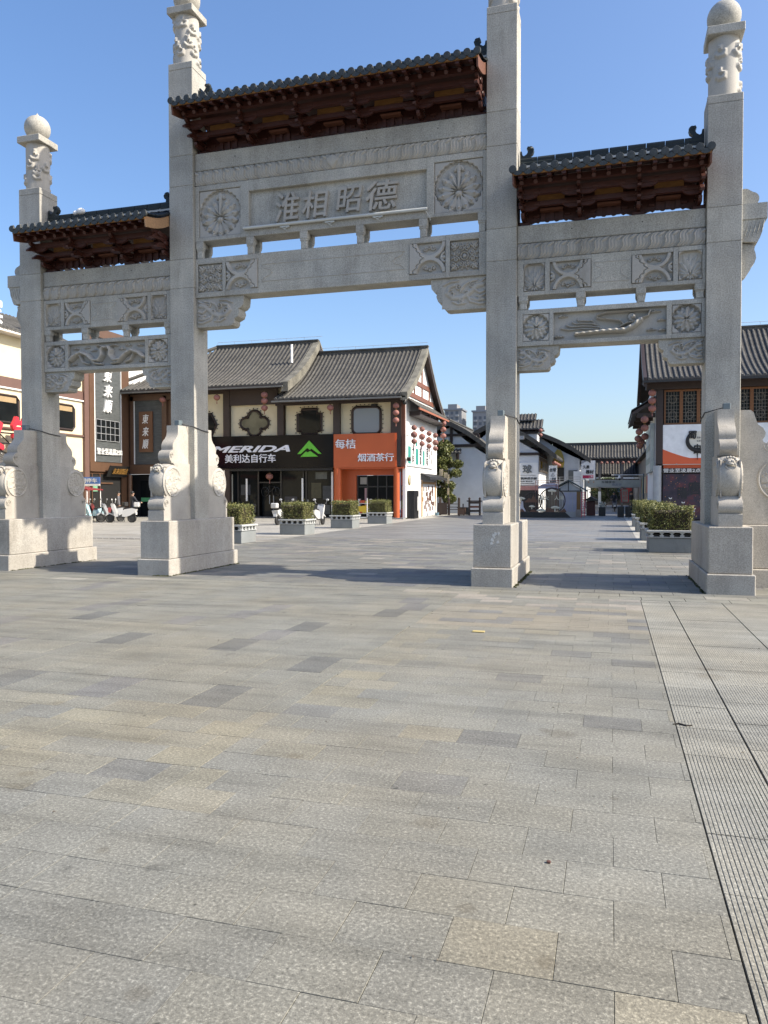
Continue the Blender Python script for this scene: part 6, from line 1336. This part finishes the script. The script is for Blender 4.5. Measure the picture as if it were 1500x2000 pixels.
# ---------------------------------------------------------------- people (one skinned body each)
def person(x, y, rz, label, pose, top, legs_, skin=(.32,.2,.14), h=1.7):
    J = {'pel':(0,0,.93),'spi':(0,0,1.15),'che':(0,-.01,1.34),'nec':(0,0,1.47),'hd':(0,-.01,1.56),'hd2':(0,-.02,1.66)}
    rad = {'pel':.145,'spi':.125,'che':.145,'nec':.055,'hd':.085,'hd2':.085}; E_ = [('pel','spi'),('spi','che'),('che','nec'),('nec','hd'),('hd','hd2')]
    for s_ in (-1, 1):
        n = 'L' if s_ < 0 else 'R'; sit = pose == 'ride'; arm = pose == 'reach'
        J.update({'sh'+n:(s_*.19,0,1.40),'el'+n:(s_*.24,-.16 if (sit or arm) else .0,1.14),'wr'+n:(s_*.22,-.42 if (sit or arm) else -.06,1.08 if (sit or arm) else .88),'ha'+n:(s_*.215,-.50 if (sit or arm) else -.08,1.08 if (sit or arm) else .79),
          'hi'+n:(s_*.10,0,.88),'kn'+n:(s_*.12,-.40 if sit else -.02,.80 if sit else .49),'an'+n:(s_*.12,-.38 if sit else .02,.38 if sit else .08),'to'+n:(s_*.13,-.52 if sit else -.14,.34 if sit else .04)})
        rad.update({'sh'+n:.075,'el'+n:.05,'wr'+n:.036,'ha'+n:.042,'hi'+n:.10,'kn'+n:.068,'an'+n:.045,'to'+n:.045}); E_ += [('che','sh'+n),('sh'+n,'el'+n),('el'+n,'wr'+n),('wr'+n,'ha'+n),('pel','hi'+n),('hi'+n,'kn'+n),('kn'+n,'an'+n),('an'+n,'to'+n)]
    ks = list(J); me = bpy.data.meshes.new('body'); me.from_pydata([J[k] for k in ks], [(ks.index(a), ks.index(b)) for a, b in E_], []); o = bpy.data.objects.new('body', me); COL.objects.link(o)
    md = o.modifiers.new('skin', 'SKIN'); sv_ = me.skin_vertices[0].data
    for i, k in enumerate(ks): sv_[i].radius = (rad[k], rad[k]*.8 if k in ('pel','spi','che') else rad[k]); sv_[i].use_root = k == 'pel'
    md2 = o.modifiers.new('sub', 'SUBSURF'); md2.levels = 2; bpy.context.view_layer.update(); bm_ = bpy.data.meshes.new_from_object(o.evaluated_get(bpy.context.evaluated_depsgraph_get())); bpy.data.objects.remove(o)
    bm_.materials.clear(); [bm_.materials.append(q) for q in (top, legs_, plain('skin_tone', skin, .6), BLACK)]
    zs_ = [(p.center.z, p.center.y, abs(p.center.x)) for p in bm_.polygons]
    for p, (z, yy, ax) in zip(bm_.polygons, zs_): p.material_index = 2 if (z > 1.46 or (ax > .17 and ((pose != 'stand' and yy < -.40 and z > .95) or (pose == 'stand' and z < .86 and z > .7)))) else (3 if z < .09 else (1 if z < .92 and ax < .2 or (pose == 'ride' and z < .92) else 0))
    bm_.polygons.foreach_set('use_smooth', [True]*len(bm_.polygons)); bm_.update()
    t = thing('person', label, 'person', (0,0,0)); part('body', bm_, None, t)
    m = MB(); m.sphere((0,.012,1.665), .10, 12, 8, (.95,1.05,.95)); part('hair', m, BLACK, t, smooth=60)
    m = MB(); m.sphere((0,-.105,1.60), .018, 6, 5, (.8,1.2,1.3)); 
    for s_ in (-1, 1): m.sphere((s_*.092,.0,1.605), .022, 6, 5, (.5,1,1.3))
    part('ears_and_nose', m, plain('skin_tone', skin, .6), t)
    m = MB()
    for s_ in (-1, 1): m.sphere((s_*.032,-.092,1.625), .010, 6, 4)
    m.sphere((0,-.092,1.56), .016, 6, 4, (1.4,.5,.4)); part('face_features', m, BLACK, t)
    t.location = (x,y,0); t.rotation_euler = (0,0,R(rz)); return t
DKC = plain('black_jacket', (.02,.022,.03), .8); NAVY = plain('navy_trousers', (.02,.025,.04), .8); GRYC = plain('grey_jacket', (.12,.12,.13), .8)
person(-21.4,24.6,150,'person in a black jacket standing behind the white scooter','reach',DKC,NAVY); person(-24.9,28.2,120,'person in dark clothes standing at the restaurant door by the tree of mirrors' if 0 else 'person in dark clothes standing at the restaurant door','stand',GRYC,NAVY)
rd = person(5.55,56.05,0,'rider in dark clothes on the scooter down the far street','ride',DKC,NAVY); rd.location.z = -.02
person(6.75,46.5,60,'person in dark navy clothes walking by the right hand shops','stand',DKC,NAVY)

# ---------------------------------------------------------------- lane and street props
s = thing('wooden_fence', 'low dark wooden fence beside the lane mouth', 'fence', (-6,41.2,0))
for x in (-6.75,-6.1,-5.35): m = MB(); m.cyl((x,41.2,0),(x,41.2,1.15),.09,n=10); m.sphere((x,41.2,1.2), .10, 8, 6); part('post', m, DKWOOD, s)
for z in (.45,.62,.85):
    wbox('rail', s, (-6.75,-6.1,41.17,41.23,z,z+.06), DKWOOD); wbox('rail', s, (-6.1,-5.35,41.17,41.23,z-.05,z), DKWOOD)
wbox('panel', s, (-6.9,-6.2,41.0,41.1,.05,.9), DKWOOD)
s = thing('wooden_stall', 'dark timber stall frame with two posts before the white house', 'stall', (-4.2,41.4,0))
for x in (-4.62,-3.85): m = MB(); m.cbox(x-.06,x+.06,41.3,41.5,0,1.15,.01); m.sphere((x,41.4,1.22), .09, 8, 6); part('post', m, DKWOOD, s)
for z in (.25,.55,.85): wbox('board', s, (-4.56,-3.91,41.34,41.46,z,z+.14), BRWOOD if z == .55 else DKWOOD)
wbox('top_rail', s, (-4.8,-3.68,41.3,41.5,1.0,1.08), DKWOOD)
s = thing('wooden_cart', 'small brown wooden cart parked between the fence and the stall', 'cart', (-5.0,40.7,0)); m = MB(); m.cbox(-5.3,-4.78,40.4,41.0,.06,.55,.02); part('box', m, wood('cart_brown', (.10,.055,.035)), s); wbox('tray', s, (-5.34,-4.74,40.36,41.04,.55,.60), DKWOOD); m = MB(); m.cyl((-4.95,40.7,.6),(-4.95,40.7,.85),.05,n=8); part('lamp', m, BLACKM, s)
for x in (-5.2,-4.88): wbox('leg', s, (x,x+.06,40.42,40.48,0,.06), DKWOOD)
wbox('side_frame', s, (-4.74,-4.5,40.6,40.64,.05,.6), BLACKM)
s = thing('food_sign', 'tall dark frame with hanging cream food signs in the lane', 'sign', (-6.6,42,0)); m = MB(); m.cyl((-6.3,42,0),(-6.3,42,3.3),.04,n=6); m.cyl((-7.0,42,3.3),(-6.3,42,3.3),.04,n=6); part('frame', m, BLACKM, s)
for x, z, w_, h_ in ((-6.98,2.9,.28,.5),(-6.62,2.75,.26,.4),(-6.4,2.3,.16,.7),(-6.38,1.5,.14,.5)): wbox('board', s, (x,x+w_,41.95,42.0,z,z+h_), plain('cream_board', (.5,.42,.28)))
m = MB(); m.cyl((-6.75,40.1,0),(-6.75,40.1,.22),.13,.16,12); single('bucket', m, plain('blue_bucket', (.12,.2,.25)), 'small blue bucket at the back corner of the white wall', 'bucket')
m = MB(); m.cyl((-6.9,40.3,0),(-6.86,40.3,1.35),.03,n=6); single('broom', m, PRINT, 'white broom pole leaning by the back corner', 'broom')
s = thing('moon_gate_display', 'round barred moon gate display with brown hills and cream clouds', 'display', (1,37.5,0))
m = MB(); m.prism([(-.7,.0),(2.78,.0),(2.4,.36),(-.7,.36)], 'y', 37.45, 37.7); part('base', m, BLACKM, s)
for cx, cz, r_ in ((.29,1.06,.60),(1.56,1.12,.83)):
    m = MB(); m.tube([(cx+r_*math.cos(2*PI*i/40), 37.6, cz+r_*math.sin(2*PI*i/40)) for i in range(40)], .035, 6, closed=True, up=(0,1,0)); rg = part('ring', m, DKWOOD, s)
    bm1 = MB(); n_ = int(2*r_/.10)
    for q in range(1, n_):
        x = cx-r_+2*r_*q/n_; h_ = math.sqrt(max(0, r_*r_-(x-cx)**2)); z0 = max(.36, cz-h_); b_ = MB(); b_.box(x-.017,x+.017,37.58,37.62,z0,cz+h_); part('bar', b_, DKWOOD, rg)
HILL = plain('brown_hill', (.13,.065,.04)); CLD = plain('cream_cloud', (.6,.57,.46)); WAVE = plain('pale_wave', (.5,.5,.55))
for pts in ([(-.25,1.0),(.05,1.28),(.2,1.2),(.35,1.5),(.55,1.15),(.62,1.0)],[(1.0,.36),(1.25,.68),(1.4,.62),(1.65,.5),(1.75,.36)],[(-.7,.36),(-.4,.6),(-.2,.36)],[(2.0,.36),(2.35,.62),(2.5,.36)],[(.1,.36),(.3,.55),(.7,.36)]): m = MB(); m.prism(pts, 'y', 37.52, 37.56); part('hill', m, HILL, s)
for x, z, k in ((-.45,1.28,1),(.85,.48,1.2),(1.75,.68,1.1),(1.55,1.78,1.1),(.25,.75,.8)):
    m = MB(); m.sphere((x,37.5,z), .12*k, 10, 6, (1.4,.3,.7)); m.sphere((x-.14*k,37.5,z-.02), .08*k, 8, 6, (1.3,.3,.8)); m.sphere((x+.15*k,37.5,z-.03), .09*k, 8, 6, (1.3,.3,.7)); m.box(x-.03,x+.03,37.48,37.52,z-.25*k,z); part('cloud', m, CLD, s)
m = MB(); m.prism([(-.75,.4),(-.15,.4),(-.3,.7),(-.33,1.05),(-.45,1.1),(-.5,.8)], 'y', 37.54, 37.58); part('wave', m, WAVE, s)
m = MB()
for x in (.45,.62,1.8,1.95): m.cyl((x,37.8,0),(x,37.8,2.46),.02,n=5)
for z in (2.3,2.44,2.1): m.cyl((.45,37.8,z),(1.95,37.8,z),.018,n=5)
part('rack', m, plain('pink_rack', (.3,.14,.12)), s); m = MB(); m.prism([(.6,1.9),(1.95,1.9),(1.9,2.2),(1.6,2.28),(1.2,2.25),(.9,2.2),(.65,2.05)], 'y', 37.82, 37.85); part('cloud_board', m, plain('lilac_board', (.36,.36,.46)), s)
lettering('lettering', '烟火', (.75,1.35,1.15,1.45), 37.5, CLD, s, off=.02, ext=.02); lettering('lettering', '人间', (1.7,2.3,1.15,1.45), 37.5, CLD, s, off=.02, ext=.02)
s = thing('timber_kiosk', 'small half timbered kiosk with a dark gable roof beside the moon gate', 'kiosk', (2.6,40,0))
m = MB(); m.prism([(1.9,0),(3.35,0),(3.35,1.85),(2.5,2.35),(1.9,2.0)], 'y', 39.5, 41); part('wall', m, plain('kiosk_white', (.45,.46,.45)), s)
m = MB(); m.prism([(1.5,1.95),(2.5,2.52),(3.75,1.78),(3.75,1.70),(2.5,2.42),(1.5,1.86)], 'y', 39.3, 41.2); part('roof', m, plain('kiosk_roof', (.04,.055,.05)), s)
m = MB()
for x in (1.95,2.5,3.3): m.box(x-.025,x+.025,39.46,39.5,1.75,2.4 if x == 2.5 else 1.95)
m.box(1.9,3.35,39.46,39.5,1.72,1.78); part('timber', m, BLACKM, s)
for x in (2.2,2.5,2.8): wbox('curtain', s, (x,x+.26,39.47,39.495,.35,1.65), plain('lilac_curtain', (.40,.41,.50)))
wbox('post_panel', s, (3.05,3.3,39.44,39.49,.5,1.7), plain('amber_panel', (.22,.12,.04))); wbox('plinth_block', s, (3.0,3.4,39.38,39.5,0,.5), plain('beige_block', (.35,.30,.26)))
s = thing('red_ladder', 'narrow red ladder rack standing beside the kiosk', 'ladder', (3.5,38.5,0))
for x in (3.42,3.62): wbox('stile', s, (x-.02,x+.02,38.48,38.52,0,1.7), RED)
for q in range(11): wbox('rung', s, (3.44,3.60,38.49,38.51,.12+.15*q,.15+.15*q), RED)
s = thing('lantern_booth', 'small dark booth with a curved roof far down the street', 'booth', (3.9,43,0)); m = MB(); m.cbox(3.6,4.2,42.8,43.4,0,1.05,.03); part('body', m, plain('booth_red', (.07,.025,.022)), s); m = MB(); m.prism([(3.4,1.12),(3.65,1.22),(3.9,1.4),(4.15,1.22),(4.4,1.12),(4.4,1.06),(3.4,1.06)], 'y', 42.6, 43.6); part('roof', m, BLACKM, s)
s = thing('flower_box', 'black box planter with white flowers far down the street', 'planter', (4.7,42.3,0)); m = MB(); m.cbox(4.45,4.92,42,42.5,0,.62,.02); part('box', m, BLACKM, s); m = MB(); rs = random.Random(2)
for q in range(40): m.sphere((4.5+rs.random()*.4, 42.05+rs.random()*.4, .62+rs.random()*.35), .05, 5, 4)
part('flowers', m, plain('pale_blossom', (.42,.44,.38)), s)
s = thing('slatted_box', 'black slatted bin boxes beside the last hedge on the right', 'bin', (6.0,39.6,0))
for x in (5.7,6.2): m = MB(); m.cbox(x,x+.42,39.5,39.95,0,.72,.02); part('box', m, BLACKM, s)
s = thing('bench_rack', 'black metal rack standing at the end of the right hand planters', 'rack', (6.8,37,0))
for x in (6.35,6.75,7.2): wbox('upright', s, (x,x+.05,36.8,36.85,0,.95), BLACKM)
for z in (.2,.45,.7,.9): wbox('bar', s, (6.35,7.25,36.81,36.84,z,z+.05), BLACKM)
s = thing('red_framed_banner', 'upright pale banner in a red frame down the street', 'banner', (6.35,52,.8)); wbox('sheet', s, (6.15,6.62,52.0,52.03,.9,1.9), plain('faded_cloth', (.35,.33,.26))); m = MB(); m.tube([(6.12,51.98,.88),(6.65,51.98,.86),(6.68,51.98,1.95),(6.06,51.98,1.92)], .03, 5, closed=True, up=(0,1,0)); part('frame', m, RED, s); lettering('lettering', '年货\n大街', (6.22,6.56,1.05,1.75), 52.0, RED, s, ext=.005)
wbx = thing('white_pillar', 'short white square pillar beside the far street tree', 'pillar', (4.3,60,0)); wbox('shaft', wbx, (4.15,4.4,60,60.25,0,1.75), PRINT)
# shopfronts that close the view under the gallery
bJ = thing('market_hall', 'dim market front with small signs below the far gallery', 'building', (7, 96, 0)); wbox('wall', bJ, (-6,20,96,100,0,3.4), plain('dim_front', (.07,.06,.055)))
rs = random.Random(21)
for q in range(16): x = -3+q*1.15; wbox('signboard', bJ, (x,x+rs.uniform(.5,1.0),95.9,95.98,rs.uniform(1.7,2.5),rs.uniform(2.6,3.1)), plain('sign_tint', random.choice(((.3,.04,.03),(.4,.35,.2),(.3,.3,.3),(.08,.15,.2),(.35,.2,.05)))))
bK = thing('right_arcade', 'dark arcade front beyond the skewer restaurant', 'building', (9, 60, 0)); wbox('wall', bK, (8.2,22,46,95,0,4.8), plain('arcade_dark', (.09,.085,.08))); slope(bK, 'y', 46, 95, 12, 6.6, 7.8, 4.9, .31, .09, TILE_D, nseg=3)
for y, c in ((46.5,(.06,.14,.2)),(50,(.3,.05,.04)),(54,(.35,.3,.2)),(60,(.1,.15,.1)),(66,(.3,.1,.05))): wbox('signboard', bK, (8.05,8.18,y,y+2.2,1.6,3.0), plain('arcade_sign', c))
bL = thing('left_arcade', 'pale shopfronts beyond the mural house on the left', 'building', (2.5, 84, 0)); wbox('wall', bL, (-8,2.6,75,95,0,3.8), WHITE2)
s = thing('goods_shelf', 'small shelf of orange and yellow packets before the tobacco shop', 'shelf', (-9.8,32.7,0))
for x in (-10.2,-9.45): wbox('side', s, (x,x+.04,32.5,32.9,.07,1.25), PRINT)
for z in (.3,.62,.95): wbox('shelf', s, (-10.16,-9.45,32.52,32.88,z,z+.03), PRINT)
rs = random.Random(9)
for q in range(12): x = -10.1+(q % 4)*.16; z = (.33,.65,.98)[q//4]; wbox('packet', s, (x,x+.13,32.55,32.8,z,z+rs.uniform(.12,.22)), plain('packet', random.choice(((.6,.35,.03),(.5,.08,.03),(.6,.5,.1)))))
s = thing('advert_stand', 'white framed stand with a yellow picture at the tobacco shop', 'stand', (-9.5,31.9,0)); m = MB(); m.box(-9.45,-9.40,31.9,31.95,.05,1.3); m.box(-10.1,-9.4,31.9,31.95,.05,.12); part('frame', m, PRINT, s); wbox('picture', s, (-10.05,-9.45,31.91,31.94,.45,.8), YEL)
